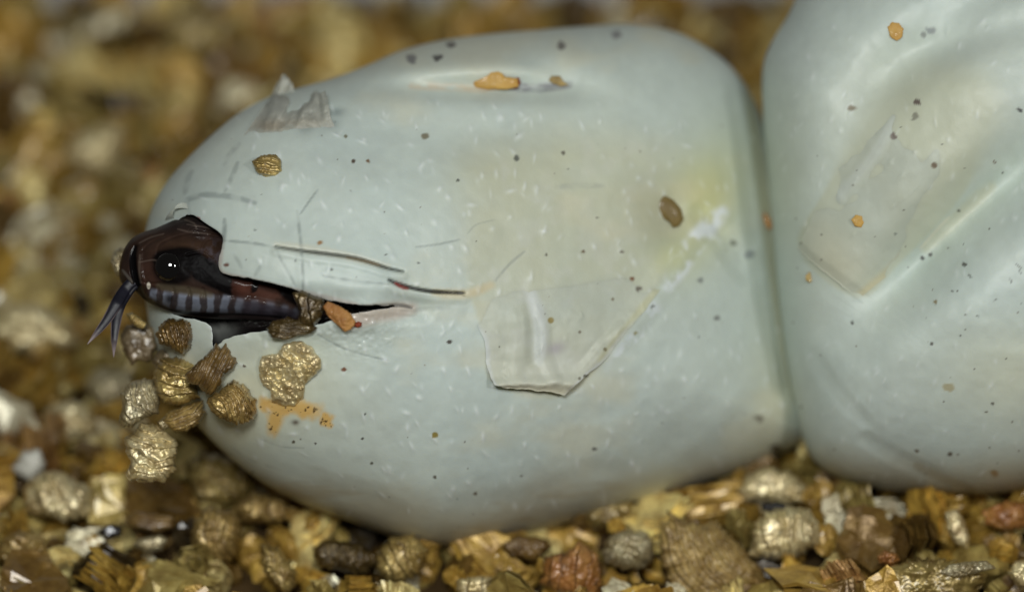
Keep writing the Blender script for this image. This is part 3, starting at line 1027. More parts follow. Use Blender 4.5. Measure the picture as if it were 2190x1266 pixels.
def relief_head(px, py):
    z = np.zeros_like(px)
    z -= 13 * stroke(px, py, GROOVE, 5, 8)
    z += 5 * stroke(px, py, [(a + 13, b) for a, b in GROOVE], 4, 8)
    z += 9 * gauss(px, py, 268, 590, 12, 24)
    z -= 6 * stroke(px, py, MOUTH, 3, 6)
    z += 5 * gauss(px, py, 362, 572, 50, 44)
    z += 6 * stroke(px, py, [(322, 630), (400, 648), (520, 652), (620, 664)], 16, 14)
    for x in (340, 372, 405, 436, 468, 500, 533):
        z -= 2.2 * stroke(px, py, [(x - 2, 618), (x + 2, 640), (x - 4, 664)], 1.5, 5, taper=False)
    # head plates
    for pts in ([(300, 560), (325, 556), (340, 558)], [(300, 540), (322, 520), (350, 505)], [(335, 545), (345, 520), (400, 500), (440, 498)],
                [(298, 600), (318, 606), (340, 606)], [(400, 545), (430, 540), (450, 552)], [(430, 540), (440, 515), (470, 505)]):
        z -= 2.6 * stroke(px, py, pts, 1.5, 4, taper=False)
    for i in range(8):
        y = 470 + i * 5
        z += 2.0 * stroke(px, py, [(385 + i * 4, y), (420, y - 3 + 5 * math.sin(i)), (455 + i * 2, y + 4)], 1.5, 3)
    z += (fbm(px / 18, py / 18, 7, 3) - 0.5) * 2.2
    return z


def colour_head(px, py, f):
    n = fbm(px / 30, py / 26, 3)
    c = lin((58, 42, 34))[None] * n[:, None] + lin((40, 31, 28))[None] * (1 - n[:, None])
    mix(c, (40, 36, 36), 0.7 * smooth(505, 478, py))
    mix(c, (66, 44, 36), 0.7 * gauss(px, py, 320, 585, 20, 24))
    mix(c, (74, 54, 38), 0.5 * gauss(px, py, 400, 530, 40, 14))
    mix(c, (84, 80, 88), 0.55 * gauss(px, py, 452, 552, 22, 26) * smooth(0.35, 0.6, fbm(px / 10, py / 10, 6)))
    # pale lip scales with dark bars
    lab = stroke(px, py, [(326, 628), (380, 645), (450, 650), (520, 650), (630, 668)], 24, 13)
    bars = 0.5 + 0.5 * np.cos((px - 356 + 0.12 * (py - 640) + 9 * (fbm(px / 40, py / 30, 64, 2) - 0.5)) / 31.5 * 2 * math.pi) + 0.5 * (fbm(px / 9, py / 9, 65, 3) - 0.5)
    mix(c, (122, 128, 142), lab * (0.15 + 0.85 * smooth(0.25, 0.7, bars)) * (1 - smooth(430, 600, px) * 0.45) * 0.9)
    mix(c, (100, 92, 74), 0.5 * stroke(px, py, [(340, 612), (400, 622), (450, 632)], 8, 10))
    mix(c, (22, 20, 24), 0.85 * gauss(px, py, 362, 640, 6, 9))
    # black stripe behind the eye
    st = np.maximum.reduce([stroke(px, py, [(350, 558), (400, 552), (440, 578), (490, 602), (560, 612)], 36, 12, taper=False),
                            stroke(px, py, [(430, 580), (500, 612), (545, 618)], 36, 9, taper=False)])
    mix(c, (9, 8, 9), 0.97 * np.maximum(st, 0.95 * smooth(0.25, 0.55, gauss(px, py, 372, 570, 34, 30))))
    # red brown saddle and black blotches on the neck
    mix(c, (84, 50, 40), 0.9 * gauss(px, py, 525, 612, 26, 16) * (px > 495))
    mix(c, (84, 54, 44), 0.9 * gauss(px, py, 575, 628, 30, 12))
    mix(c, (8, 7, 8), 0.95 * stroke(px, py, [(548, 598), (545, 614), (540, 624)], 10, 4))
    mix(c, (8, 7, 8), 0.95 * stroke(px, py, [(600, 618), (640, 640), (690, 655)], 20, 10))
    mix(c, (64, 58, 66), 0.8 * stroke(px, py, [(530, 660), (620, 676)], 22, 8, taper=False, spline=False))
    # dark lip line and pale rim of the jaw
    mix(c, (12, 10, 10), 0.9 * stroke(px, py, MOUTH, 5, 5))
    mix(c, (10, 10, 12), 0.95 * stroke(px, py, GROOVE, 11, 5))
    mix(c, (96, 84, 74), 0.6 * stroke(px, py, [(299, 545), (298, 580), (301, 605)], 2, 3))
    mix(c, (108, 98, 88), 0.6 * stroke(px, py, [(306, 641), (332, 655), (362, 668), (400, 677), (450, 681), (520, 683)], 3, 3))
    mix(c, (70, 58, 56), 0.6 * stroke(px, py, [(470, 678), (540, 680), (600, 684)], 5, 5))
    mix(c, (118, 112, 104), 0.6 * stroke(px, py, [(262, 578), (272, 590), (282, 603)], 2, 4))
    # white nick on the lip
    mix(c, (214, 206, 190), 0.98 * (1 - smooth(0.8, 1.1, np.hypot((px - 318) / 4.2, (py - 611) / 8.0))))
    for pts in ([(300, 561), (325, 556), (342, 559)], [(298, 520), (322, 508), (350, 500)], [(400, 480), (430, 484), (455, 490)], [(380, 490), (410, 497), (450, 500)], [(395, 470), (415, 478), (420, 490)]):
        mix(c, (118, 104, 94), 0.32 * stroke(px, py, pts, 1.2, 2.5))
    sc = 0.5 + 0.5 * np.cos((px + py * 0.4) / 9.0) * np.cos((py - px * 0.3) / 8.0)
    c *= (0.85 + 0.2 * sc)[:, None]
    dry = np.clip(1.3 * gauss(px, py, 450, 578, 62, 34, 20), 0, 1)
    return c, 1 - dry


snake_f0 = lambda x, y: 326 + 0.05 * (x - 300) + 0.0 * y
head = Blob(HEAD, (430, 588), snake_f0, 92, 2.4, 1.9, relief_head)
snake = bpy.data.objects.new('hatchling_snake', None)
COL.objects.link(snake)
tag(snake, 'dark brown hatchling snake poking its head out of the slit egg, tongue out', 'snake')
snake.location = Vector(W(400, 680, 250))
bpy.context.view_layer.update()
part('body', head.build('body', 330, 16, None, 0, colour_head), M_SKIN, snake)

# eye
bm_eye = Blob([(331, 571), (336, 554), (348, 543), (362, 541), (377, 545), (388, 558), (391, 573), (386, 589), (374, 599), (358, 602), (343, 596), (334, 585)],
              (361, 571), head.at(361, 571) - 7, 17, 2.0, 2.0)
part('eye', bm_eye.build('eye', 48, 8, None, 0, None), M_EYE, snake, 'glossy black eye')


# tongue: one stem that forks into two tapering tines
def tine(path, widths, fs, n=60):
    C = catmull(path, 14)
    s = np.concatenate([[0], np.cumsum(np.hypot(*np.diff(C, axis=0).T))]); s /= s[-1]
    t = np.linspace(0, 1, n)
    P = np.stack([np.interp(t, s, C[:, 0]), np.interp(t, s, C[:, 1])], -1)
    kt = np.linspace(0, 1, len(path))
    w = np.interp(t, kt, widths); f = np.interp(t, kt, fs)
    d = np.gradient(P, axis=0); d /= np.maximum(np.hypot(d[:, 0], d[:, 1]), 1e-6)[:, None]
    nrm = np.stack([-d[:, 1], d[:, 0]], -1)
    m = 16
    a = np.arange(m) / m * 2 * math.pi
    ca, sa = np.cos(a), np.sin(a)
    px = P[:, None, 0] + nrm[:, None, 0] * (w[:, None] * ca[None])
    py = P[:, None, 1] + nrm[:, None, 1] * (w[:, None] * ca[None])
    ff = f[:, None] + 0.38 * w[:, None] * sa[None]
    col = np.zeros((n, m, 3))
    edge = smooth(0.86, 0.99, np.abs(ca))[None, :] * smooth(0.36, 0.6, t)[:, None]
    tip = smooth(0.72, 1.0, t)[:, None] * 0.6
    k = np.clip(np.maximum(edge * 0.85, tip) + 0 * a[None], 0, 1)[..., None]
    col[:] = lin((20, 20, 30))[None, None] * (1 - k) + lin((178, 160, 160))[None, None] * k
    idx = np.arange(n * m).reshape(n, m)
    q = np.stack([idx[:-1], np.roll(idx, -1, 1)[:-1], np.roll(idx, -1, 1)[1:], idx[1:]], -1).reshape(-1, 4)
    return W(px, py, ff).reshape(-1, 3), q, col.reshape(-1, 3)


tf = head.at(284, 602)
V1, Q1, C1 = tine([(298, 596), (278, 608), (262, 628), (246, 655), (224, 690), (187, 736)], [11, 12, 13, 10.5, 7, 0.6], [tf - 10, tf - 4, tf + 14, tf + 22, tf + 30, tf + 34])
V2, Q2, C2 = tine([(300, 602), (284, 614), (268, 634), (254, 660), (246, 705), (243, 764)], [8, 10, 12, 10.5, 7, 0.6], [tf - 12, tf - 7, tf + 10, tf + 18, tf + 24, tf + 22])
tm = raw_mesh('tongue', np.concatenate([V1, V2]), np.concatenate([Q1, Q2 + len(V1)]), None, np.concatenate([C1, C2]))
part('tongue', tm, M_TONGUE, snake, 'forked dark tongue with pale tips')

# ------------------------------------------------------------------ single grains that show clearly
PALETTE = {
    'gold': ((200, 180, 118), (146, 122, 66)), 'pale': ((240, 230, 192), (200, 180, 122)), 'silver': ((206, 200, 172), (140, 124, 78)),
    'brown': ((140, 112, 60), (84, 64, 30)), 'tan': ((190, 165, 104), (130, 107, 60)), 'olive': ((116, 98, 58), (66, 54, 28)),
    'orange': ((188, 142, 80), (140, 84, 40)), 'white': ((222, 222, 212), (176, 172, 156)), 'grey': ((136, 120, 92), (104, 90, 66)),
    'black': ((28, 24, 24), (14, 12, 12)), 'red': ((150, 60, 24), (96, 30, 12)), 'amber': ((208, 172, 94), (182, 134, 60)), 'umber': ((134, 114, 62), (100, 82, 42)), 'khaki': ((168, 150, 92), (120, 100, 52)),
}
GRAIN_N = [0]


def layered(ang, pitch, amp, seed, warp=18, curve=0.0, centre=(0, 0)):
    """relief of a stack of leaves seen edge-on: saw-tooth ridges along one direction"""
    a = math.radians(ang)

    def fn(px, py):
        u = (px - centre[0]) * math.cos(a) + (py - centre[1]) * math.sin(a)
        v = -(px - centre[0]) * math.sin(a) + (py - centre[1]) * math.cos(a)
        w = v + warp * (fbm(px / 34, py / 34, seed, 3) - 0.5) * 2 + curve * u * u / 100.0
        ph = w / pitch + 0.6 * vnoise(w / pitch * 0.5, w * 0 + 3.3, seed + 1)
        fr = ph - np.floor(ph)
        saw = np.where(fr < 0.78, fr / 0.78, (1 - fr) / 0.22)
        leaf = hash2(np.floor(ph), np.floor(ph) * 0 + 1, seed + 2)
        return amp * (saw - 0.5) + amp * 1.3 * (leaf - 0.5) + (fbm(px / 12, py / 12, seed + 7, 3) - 0.5) * amp * 0.9, fr
    return fn


def crumple(amp, size, seed):
    def fn(px, py):
        r = np.abs(fbm(px / size, py / size, seed, 4) - 0.5) * 2
        s = fbm(px / (size * 2.2), py / (size * 2.2), seed + 5, 2) - 0.5
        return amp * (r - 0.4) * 1.6 + amp * 1.6 * s, 0.3 + 0 * px
    return fn


def hero(outline, f, T, style, tone, seed, label, cat='vermiculite grain', mat=None, N=84, name='vermiculite_grain', tilt=(0, 0), group=None, jag=0.05, p=4.5):
    o = np.asarray(outline, float)
    c = (o.max(0) + o.min(0)) / 2 * 0.5 + o.mean(0) * 0.5
    fn = style
    rel = lambda px, py: fn(px, py)[0]
    f0 = lambda x, y: f + tilt[0] * (x - c[0]) + tilt[1] * (y - c[1])
    b = Blob(outline, c, f0, T, p, 2.0, rel, spl=False)
    light, dark = PALETTE[tone]

    def colour(px, py, ff):
        _, fr = fn(px, py)
        n = fbm(px / 22, py / 22, seed + 3)
        col = lin(light)[None] * n[:, None] + lin(dark)[None] * (1 - n[:, None])
        g = smooth(0.80, 0.95, fr)
        col = col * (1 - 0.6 * g[:, None])
        return col, np.ones_like(px)
    rr = np.random.default_rng(seed)
    ph0 = rr.uniform(0, 50)
    edge = lambda phi: jag * (vnoise((phi + 4) * 5.0, phi * 0 + ph0, seed) - 0.5) * 2 + jag * 0.8 * (vnoise((phi + 4) * 14.0, phi * 0 + ph0, seed + 1) - 0.5) * 2
    me = b.build(name, N, 8, None, 0, colour, edge)
    off = recentre(me)
    ob = obj(name, me, mat or M_HERO)
    ob.location = off
    tag(ob, label, cat, group)
    return ob


e1 = egg1.at
G_ON = 'grains stuck to the open egg'
hero([(553, 790), (560, 762), (590, 757), (612, 732), (640, 728), (668, 742), (684, 765), (687, 785), (668, 808), (652, 822), (650, 848), (632, 868), (605, 866), (582, 858), (578, 835), (562, 822)],
     e1(618, 800) + 8, 20, crumple(11, 15, 4), 'pale', 4, 'large flat pale gold flake stuck to the shell above the orange stain', group=G_ON, N=120, jag=0.03, p=7, tilt=(0.25, -0.45))
hero([(538, 345), (560, 332), (590, 330), (603, 345), (603, 365), (592, 378), (570, 380), (550, 372)], e1(571, 356) + 12, 16, layered(10, 12, 5, 8, 8, 0, (571, 356)), 'gold', 8,
     'small lone tan gold grain on the shell below the torn shred', group=G_ON, N=50)
hero([(623, 625), (645, 620), (672, 632), (692, 638), (695, 655), (688, 680), (672, 698), (650, 695), (635, 690), (640, 665), (632, 645)], e1(660, 660) + 6, 20, layered(80, 22, 6, 11, 12, 0.4, (660, 660)), 'olive', 11,
     'upright olive grain wedged into the slit beside the snake neck', group=G_ON, N=64, mat=M_HERO)
hero([(570, 700), (585, 685), (615, 678), (640, 685), (678, 700), (672, 714), (640, 718), (610, 728), (580, 722)], e1(620, 704) + 14, 18, layered(6, 10, 6, 13, 8, 0.3, (620, 704)), 'olive', 13,
     'flat layered olive grain lying on the lower lip of the slit', group=G_ON, N=64, mat=M_HERO)
hero([(690, 655), (700, 645), (722, 652), (748, 668), (762, 688), (752, 705), (735, 708), (715, 690), (698, 672)], e1(725, 678) + 8, 14, crumple(8, 18, 15), 'orange', 15,
     'rusty orange crumb of debris lying across the slit', 'debris', mat=M_BIT, N=60, name='debris_crumb', group=G_ON)
hero([(758, 692), (766, 687), (774, 690), (773, 698), (764, 701), (758, 698)], e1(766, 694) + 3, 7, crumple(2, 8, 16), 'red', 16,
     'tiny dark red crumb beside the orange debris on the slit', 'debris', mat=M_BIT, N=26, name='debris_crumb', group=G_ON)
CL = 'clump of grains hanging on the end of the open egg'
cf = 245
hero([(333, 715), (345, 690), (360, 680), (410, 684), (416, 715), (408, 745), (388, 756), (360, 742), (340, 735)], cf + 100, 42, layered(78, 11, 7, 21, 10, -0.6, (375, 720)), 'brown', 21,
     'brown blocky grain directly under the snake chin', group=CL, N=80)
hero([(330, 790), (345, 765), (375, 762), (420, 775), (428, 800), (420, 830), (428, 850), (385, 866), (350, 862), (335, 845), (328, 815)], cf + 60, 46, layered(4, 26, 8, 22, 16, 0.3, (375, 815)), 'gold', 22,
     'chunky gold grain in the middle of the hanging clump', group=CL, N=92)
hero([(258, 840), (275, 820), (310, 808), (330, 815), (342, 850), (337, 885), (310, 895), (285, 912), (262, 915), (253, 900), (262, 870)], cf + 45, 42, layered(62, 12, 6, 23, 16, 0.9, (300, 860)), 'silver', 23,
     'silvery ridged grain on the outer side of the hanging clump', group=CL, N=92)
hero([(398, 795), (430, 770), (455, 745), (462, 732), (474, 742), (485, 728), (492, 745), (500, 762), (513, 775), (500, 790), (482, 800), (470, 825), (450, 845), (425, 830), (400, 815)], cf + 158, 34,
     layered(-62, 7, 4.5, 24, 4, 0.1, (455, 788)), 'brown', 24, 'dark brown fibrous grain lying on top of the hanging clump', group=CL, N=100, mat=M_BROWN, jag=0.07)
hero([(440, 855), (470, 835), (500, 808), (525, 825), (548, 855), (550, 880), (535, 905), (505, 908), (480, 898), (462, 890), (448, 870)], cf + 146, 44, layered(58, 11, 7, 25, 12, -0.8, (500, 860)), 'tan', 25,
     'tan fan-shaped layered grain resting against the egg in the hanging clump', group=CL, N=92)
hero([(345, 900), (360, 880), (400, 865), (435, 855), (440, 880), (427, 905), (400, 922), (370, 924)], cf + 48, 36, layered(-24, 8, 6, 26, 10, 0.3, (390, 890)), 'tan', 26,
     'finely ribbed amber brown grain low in the hanging clump', group=CL, N=84, mat=M_BROWN)
hero([(267, 935), (290, 920), (300, 905), (330, 905), (352, 922), (378, 938), (382, 955), (374, 985), (378, 1005), (352, 1030), (310, 1033), (280, 1026), (268, 1015), (280, 990), (268, 965)], cf + 60, 44,
     layered(8, 19, 9, 27, 18, 0.5, (325, 970)), 'pale', 27, 'wavy gold accordion grain at the bottom of the hanging clump', group=CL, N=110, jag=0.04)
hero([(336, 902), (352, 890), (366, 898), (362, 915), (345, 920)], cf + 45, 22, crumple(6, 12, 28), 'silver', 28, 'small bright grain joining the wavy gold grain to the clump', group=CL, N=40)
hero([(270, 672), (282, 667), (300, 680), (313, 690), (310, 702), (298, 703), (280, 692)], cf + 20, 14, layered(-50, 9, 4, 30, 5, 0, (292, 686)), 'gold', 30,
     'small shiny gold grain between the tongue and the snake chin', group=CL, N=44)
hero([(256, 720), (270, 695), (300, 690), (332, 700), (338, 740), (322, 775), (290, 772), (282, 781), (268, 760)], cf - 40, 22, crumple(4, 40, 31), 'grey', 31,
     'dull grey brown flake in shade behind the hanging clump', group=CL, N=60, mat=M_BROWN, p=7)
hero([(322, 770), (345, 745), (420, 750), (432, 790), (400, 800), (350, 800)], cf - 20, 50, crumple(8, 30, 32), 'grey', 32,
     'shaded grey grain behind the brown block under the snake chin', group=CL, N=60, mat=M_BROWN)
hero([(236, 560), (243, 538), (258, 528), (285, 535), (290, 585), (264, 598), (248, 588)], 250, 24, layered(70, 11, 5, 33, 8, 0, (262, 560)), 'silver', 33,
     'silvery grain peeping out behind the snake snout', group=CL, N=50)
# dirt on the shells
hero([(1010, 178), (1022, 160), (1045, 150), (1068, 153), (1082, 165), (1108, 168), (1110, 186), (1085, 192), (1040, 192), (1018, 188)], e1(1060, 172) + 4, 8, crumple(2, 22, 41), 'amber', 41,
     'amber flake of debris caught in the top crease of the open egg', 'debris', mat=M_BIT, N=60, name='debris_crumb')
hero([(1094, 178), (1100, 165), (1110, 165), (1114, 178), (1106, 190), (1096, 190)], e1(1104, 178) + 3, 7, crumple(2, 10, 42), 'red', 42,
     'red brown crumb at the end of the amber flake', 'debris', mat=M_BIT, N=30, name='debris_crumb')
hero([(1172, 172), (1180, 163), (1198, 163), (1205, 174), (1216, 182), (1200, 186), (1182, 180)], e1(1192, 174) + 1, 7, crumple(2, 10, 43), 'tan', 43,
     'small brown crumb at the tip of the violet crease on the open egg', 'debris', mat=M_BIT, N=36, name='debris_crumb')
hero([(1394, 430), (1404, 418), (1422, 418), (1440, 428), (1456, 446), (1462, 468), (1452, 484), (1440, 488), (1432, 476), (1418, 468), (1402, 452)], e1(1428, 450) + 6, 10, crumple(1, 30, 44), 'umber', 44,
     'oval olive brown grain sunk in a pit of the open egg', N=60, mat=M_BIT, jag=0.01, p=2.5)
e2 = egg2.at
G_DOT = 'orange dirt specks on the dented egg'
hero([(1898, 58), (1908, 48), (1922, 50), (1932, 62), (1930, 80), (1918, 88), (1904, 80)], e2(1915, 68) + 2, 4, crumple(2, 12, 45), 'amber', 45, 'largest yellow orange speck high on the dented egg', 'dirt speck', mat=M_BIT, N=36, name='dirt_speck', group=G_DOT)
hero([(1820, 470), (1830, 460), (1845, 462), (1850, 476), (1842, 487), (1828, 484)], e2(1835, 473) + 6, 4, crumple(2, 10, 46), 'amber', 46, 'yellow speck on the dried skin of the dented egg', 'dirt speck', mat=M_BIT, N=36, name='dirt_speck', group=G_DOT)
hero([(1722, 590), (1730, 582), (1740, 586), (1742, 598), (1732, 604), (1723, 600)], e2(1732, 593) + 2, 4, crumple(2, 10, 47), 'tan', 47, 'brown speck below the lifted skin corner of the dented egg', 'dirt speck', mat=M_BIT, N=30, name='dirt_speck', group=G_DOT)
hero([(1630, 458), (1638, 455), (1648, 470), (1652, 488), (1645, 492), (1635, 476)], max(e1(1640, 474), e2(1650, 474)) + 2, 9, crumple(2, 10, 48), 'orange', 48, 'orange speck in the seam between the two eggs', 'dirt speck', mat=M_BIT, N=30, name='dirt_speck', group=G_DOT)


# grains of the bed that can be singled out: they lie on the bed
def bed(outline, T, style, tone, seed, label, h=25, **kw):
    o = np.asarray(outline, float)
    cx, cy = (o.max(0) + o.min(0)) / 2
    f = float(ground_f(np.array([cx]), np.array([cy]), h)[0])
    HERO_SPOTS.append((W(cx, cy, f) / UNIT, max(np.ptp(o[:, 0]), np.ptp(o[:, 1])) / 2))
    kw.setdefault('jag', 0.07); kw.setdefault('p', 3.6)
    return hero(o, f, T, style, tone, seed, label, **kw)


HERO_SPOTS = []
BG = 'grains of the vermiculite bed that stand out'
ell = lambda cx, cy, a, b, r=0, n=11, s=0: [(cx + a * (1 + 0.12 * math.sin(s + 3.1 * k)) * math.cos(t) * math.cos(math.radians(r)) - b * (1 + 0.12 * math.cos(s + 2.3 * k)) * math.sin(t) * math.sin(math.radians(r)),
                                             cy + a * (1 + 0.12 * math.sin(s + 3.1 * k)) * math.cos(t) * math.sin(math.radians(r)) + b * (1 + 0.12 * math.cos(s + 2.3 * k)) * math.sin(t) * math.cos(math.radians(r))) for k in range(n) for t in [k / n * 2 * math.pi]]
bed([(48, 1050), (62, 1020), (100, 1005), (140, 1010), (165, 1030), (205, 1045), (207, 1070), (190, 1100), (150, 1118), (100, 1105), (55, 1095)], 55, layered(60, 26, 9, 51, 16, 0.4, (130, 1060)), 'pale', 51,
    'pale gold ridged grain lying on the bed below the white chip', 70, group=BG)
bed([(405, 1150), (415, 1110), (440, 1082), (485, 1085), (515, 1110), (515, 1150), (505, 1190), (470, 1210), (430, 1205), (405, 1180)], 55, layered(84, 15, 7, 52, 12, 0.5, (460, 1150)), 'tan', 52,
    'brown ribbed grain with a silvery underside in front of the open egg', 60, group=BG)
bed([(-10, 1190), (5, 1150), (45, 1130), (95, 1150), (105, 1190), (80, 1215), (30, 1220)], 48, crumple(12, 26, 53), 'tan', 53, 'round crumpled brown grey grain beyond the black flake', 55, group=BG)
bed([(1575, 1050), (1590, 1020), (1640, 995), (1690, 1010), (1727, 1045), (1720, 1075), (1690, 1080), (1640, 1072), (1590, 1075)], 50, crumple(14, 40, 54), 'pale', 54, 'glossy pale knobbly grain in the gap between the two eggs', 55, group=BG)
bed([(1600, 1190), (1610, 1120), (1640, 1090), (1690, 1080), (1730, 1090), (1765, 1140), (1760, 1160), (1700, 1195), (1640, 1197)], 55, layered(84, 24, 8, 55, 14, 0.3, (1680, 1140)), 'pale', 55, 'pale yellow fluted grain below the glossy knobbly one', 60, group=BG)
bed([(1628, 1078), (1660, 1072), (1692, 1080), (1680, 1092), (1650, 1098), (1630, 1090)], 14, crumple(3, 20, 56), 'black', 56, 'small dark seed between the pale glossy and the fluted grain', 105, cat='seed', name='dark_seed', mat=M_BIT, N=36)
bed([(1285, 1180), (1300, 1150), (1340, 1130), (1390, 1140), (1402, 1190), (1380, 1215), (1330, 1220), (1300, 1205)], 48, crumple(14, 30, 57), 'silver', 57, 'silvery lumpy grain beside the rusty orange one', 60, group=BG)
bed([(1155, 1250), (1165, 1190), (1210, 1180), (1240, 1155), (1280, 1190), (1290, 1240), (1280, 1275), (1200, 1275)], 50, layered(95, 26, 10, 58, 20, 0.2, (1220, 1220)), 'orange', 58, 'rusty orange jagged grain in front of the open egg', 60, group=BG, mat=M_BROWN)
bed([(1405, 1150), (1430, 1095), (1470, 1120), (1530, 1115), (1590, 1170), (1635, 1240), (1600, 1290), (1450, 1290), (1420, 1220)], 52, layered(52, 12, 9, 59, 8, 0.25, (1530, 1200)), 'tan', 59, 'large brown fan of fibrous leaves next to the silvery lumpy grain', 55, group=BG, mat=M_BROWN, N=120, jag=0.1)
bed([(800, 1200), (830, 1150), (880, 1140), (915, 1175), (900, 1230), (850, 1250), (810, 1230)], 48, layered(70, 22, 10, 60, 14, 0, (860, 1190)), 'gold', 60, 'yellow brown leafy grain touching the belly of the open egg', 55, group=BG)
bed([(395, 990), (430, 965), (490, 975), (540, 1010), (560, 1040), (520, 1075), (470, 1085), (430, 1080), (400, 1040)], 55, layered(40, 34, 13, 61, 24, 0, (480, 1030)), 'khaki', 61, 'wet khaki grain tucked under the end of the open egg', 50, group=BG)
bed([(500, 1085), (540, 1050), (600, 1060), (640, 1090), (625, 1115), (570, 1120), (520, 1115)], 45, layered(80, 22, 10, 62, 14, 0.4, (570, 1090)), 'tan', 62, 'wet brown grain beside the khaki one under the open egg', 45, group=BG)
bed([(25, 1000), (50, 962), (88, 962), (97, 1000), (65, 1030), (40, 1020)], 34, crumple(8, 30, 63), 'white', 63, 'bright white chip lying above the pale ridged grain', 75, cat='chip', name='white_chip', mat=M_BIT, N=50)
bed([(205, 1135), (235, 1118), (262, 1125), (258, 1148), (225, 1155)], 14, crumple(3, 18, 64), 'black', 64, 'glossy black flake on the bed', 60, cat='flake', name='black_flake', mat=M_WET, N=40)
bed([(268, 1105), (290, 1092), (375, 1105), (370, 1128), (330, 1138), (275, 1125)], 20, layered(8, 10, 4, 65, 4, 0, (320, 1115)), 'brown', 65, 'long flat brown sliver next to the glossy black flake', 75, group=BG, mat=M_BROWN)
bed([(280, 1165), (300, 1150), (345, 1143), (364, 1152), (345, 1175), (310, 1182)], 20, crumple(3, 30, 66), 'silver', 66, 'thin pale leaf shaped flake below the brown sliver', 65, group=BG)
bed([(975, 1240), (1010, 1230), (1050, 1232), (1056, 1275), (980, 1278)], 40, layered(90, 30, 5, 67, 6, 0, (1015, 1255)), 'pale', 67, 'square pale yellow grain in front of the open egg', 60, group=BG)
bed([(1875, 1190), (1890, 1176), (1918, 1182), (1925, 1198), (1905, 1210), (1880, 1205)], 18, crumple(5, 14, 68), 'orange', 68, 'small pinkish orange crumb in front of the dented egg', 80, group=BG)
bed([(1880, 1255), (1900, 1212), (1960, 1192), (2040, 1196), (2100, 1230), (2095, 1285), (1885, 1285)], 50, crumple(12, 46, 69), 'khaki', 69, 'broad khaki grain in front of the dented egg', 50, group=BG)
bed([(2155, 1225), (2170, 1200), (2215, 1190), (2225, 1260), (2180, 1262)], 40, crumple(10, 30, 70), 'pale', 70, 'pale rough grain at the foot of the dented egg', 55, group=BG)
bed([(2010, 1225), (2030, 1205), (2070, 1200), (2110, 1198), (2130, 1215), (2090, 1225), (2050, 1235)], 24, crumple(10, 14, 71), 'silver', 71, 'cluster-like silvery crumb on the broad khaki grain', 95, group=BG)
bed([(2020, 1095), (2045, 1088), (2062, 1110), (2075, 1150), (2068, 1175), (2040, 1160), (2026, 1130)], 26, crumple(8, 24, 72), 'pale', 72, 'slim pale grain standing under the dented egg', 60, group=BG)
bed([(2100, 1090), (2150, 1070), (2210, 1075), (2210, 1125), (2150, 1135), (2105, 1120)], 34, crumple(10, 24, 73), 'orange', 73, 'reddish brown grain under the dented egg', 55, group=BG, mat=M_BROWN)
bed(ell(1300, 1098, 60, 34, -10, s=1), 36, crumple(10, 30, 74), 'khaki', 74, 'dusky khaki grain half under the open egg', 40, group=BG)
bed(ell(1120, 1170, 55, 28, 0, s=2), 34, crumple(10, 30, 75), 'brown', 75, 'dark brown grain half under the open egg', 40, group=BG, mat=M_BROWN)
bed(ell(735, 1190, 70, 36, 10, s=3), 36, layered(80, 14, 7, 76, 12, 0.3, (735, 1190)), 'olive', 76, 'olive ribbed grain in front of the open egg', 50, group=BG)
bed(ell(595, 1215, 60, 30, 60, s=4), 40, layered(70, 16, 7, 77, 12, 0.3, (595, 1215)), 'gold', 77, 'yellow gold ribbed grain in front of the open egg', 50, group=BG)
# far, out of focus
bed([(120, 335), (165, 292), (215, 270), (262, 262), (268, 320), (240, 395), (200, 385)], 60, crumple(14, 60, 81), 'pale', 81, 'large pale two-pronged grain behind the egg tip', 60, group=BG, N=60)
bed([(-30, 700), (0, 652), (80, 648), (150, 690), (175, 735), (100, 760), (0, 755)], 60, crumple(14, 60, 82), 'pale', 82, 'broad pale grain level with the forked tongue', 60, group=BG, N=60)
bed([(118, 92), (170, 45), (235, 12), (292, 18), (285, 55), (215, 85), (150, 112)], 40, crumple(10, 60, 83), 'silver', 83, 'long pale sliver near the far wall', 70, group=BG, N=60)
bed([(330, 95), (360, 45), (430, 20), (520, 45), (510, 100), (430, 130)], 60, crumple(10, 80, 84), 'khaki', 84, 'broad khaki grain near the far wall', 60, group=BG, N=60)
bed([(290, 395), (320, 350), (355, 345), (370, 390), (330, 430), (295, 425)], 50, crumple(10, 60, 85), 'orange', 85, 'orange grain close behind the egg tip', 50, group=BG, N=60)
bed(ell(240, 830, 60, 45, 20, s=5), 45, crumple(12, 40, 86), 'silver', 86, 'grey silver grain beside the hanging clump', 45, group=BG, N=60)
bed(ell(150, 900, 62, 42, 10, s=6), 45, crumple(12, 40, 87), 'pale', 87, 'pale sparkling grain beside the hanging clump', 45, group=BG, N=60)
bed(ell(110, 460, 60, 30, -12, s=7), 45, crumple(12, 40, 88), 'pale', 88, 'pinkish pale grain far beside the egg tip', 45, group=BG, N=60)

# ------------------------------------------------------------------ the bed of grains
bx = np.linspace(-2600, 2600, 120); by = np.linspace(-1500, 2560, 110)
X, Y = np.meshgrid(bx, by, indexing='ij')
Zb = ground_z(X, Y) - 45 + (fbm(X / 120, Y / 120, 99) - 0.5) * 60
idx = np.arange(X.size).reshape(X.shape)
q = np.stack([idx[:-1, :-1], idx[1:, :-1], idx[1:, 1:], idx[:-1, 1:]], -1).reshape(-1, 4)
bedme = raw_mesh('ground', np.stack([X.ravel(), Y.ravel(), Zb.ravel()], -1) * UNIT, q)
tag(obj('ground', bedme, M_BED), kind='structure')

# far wall of the tub
wy = 1960.0
th = 60.0


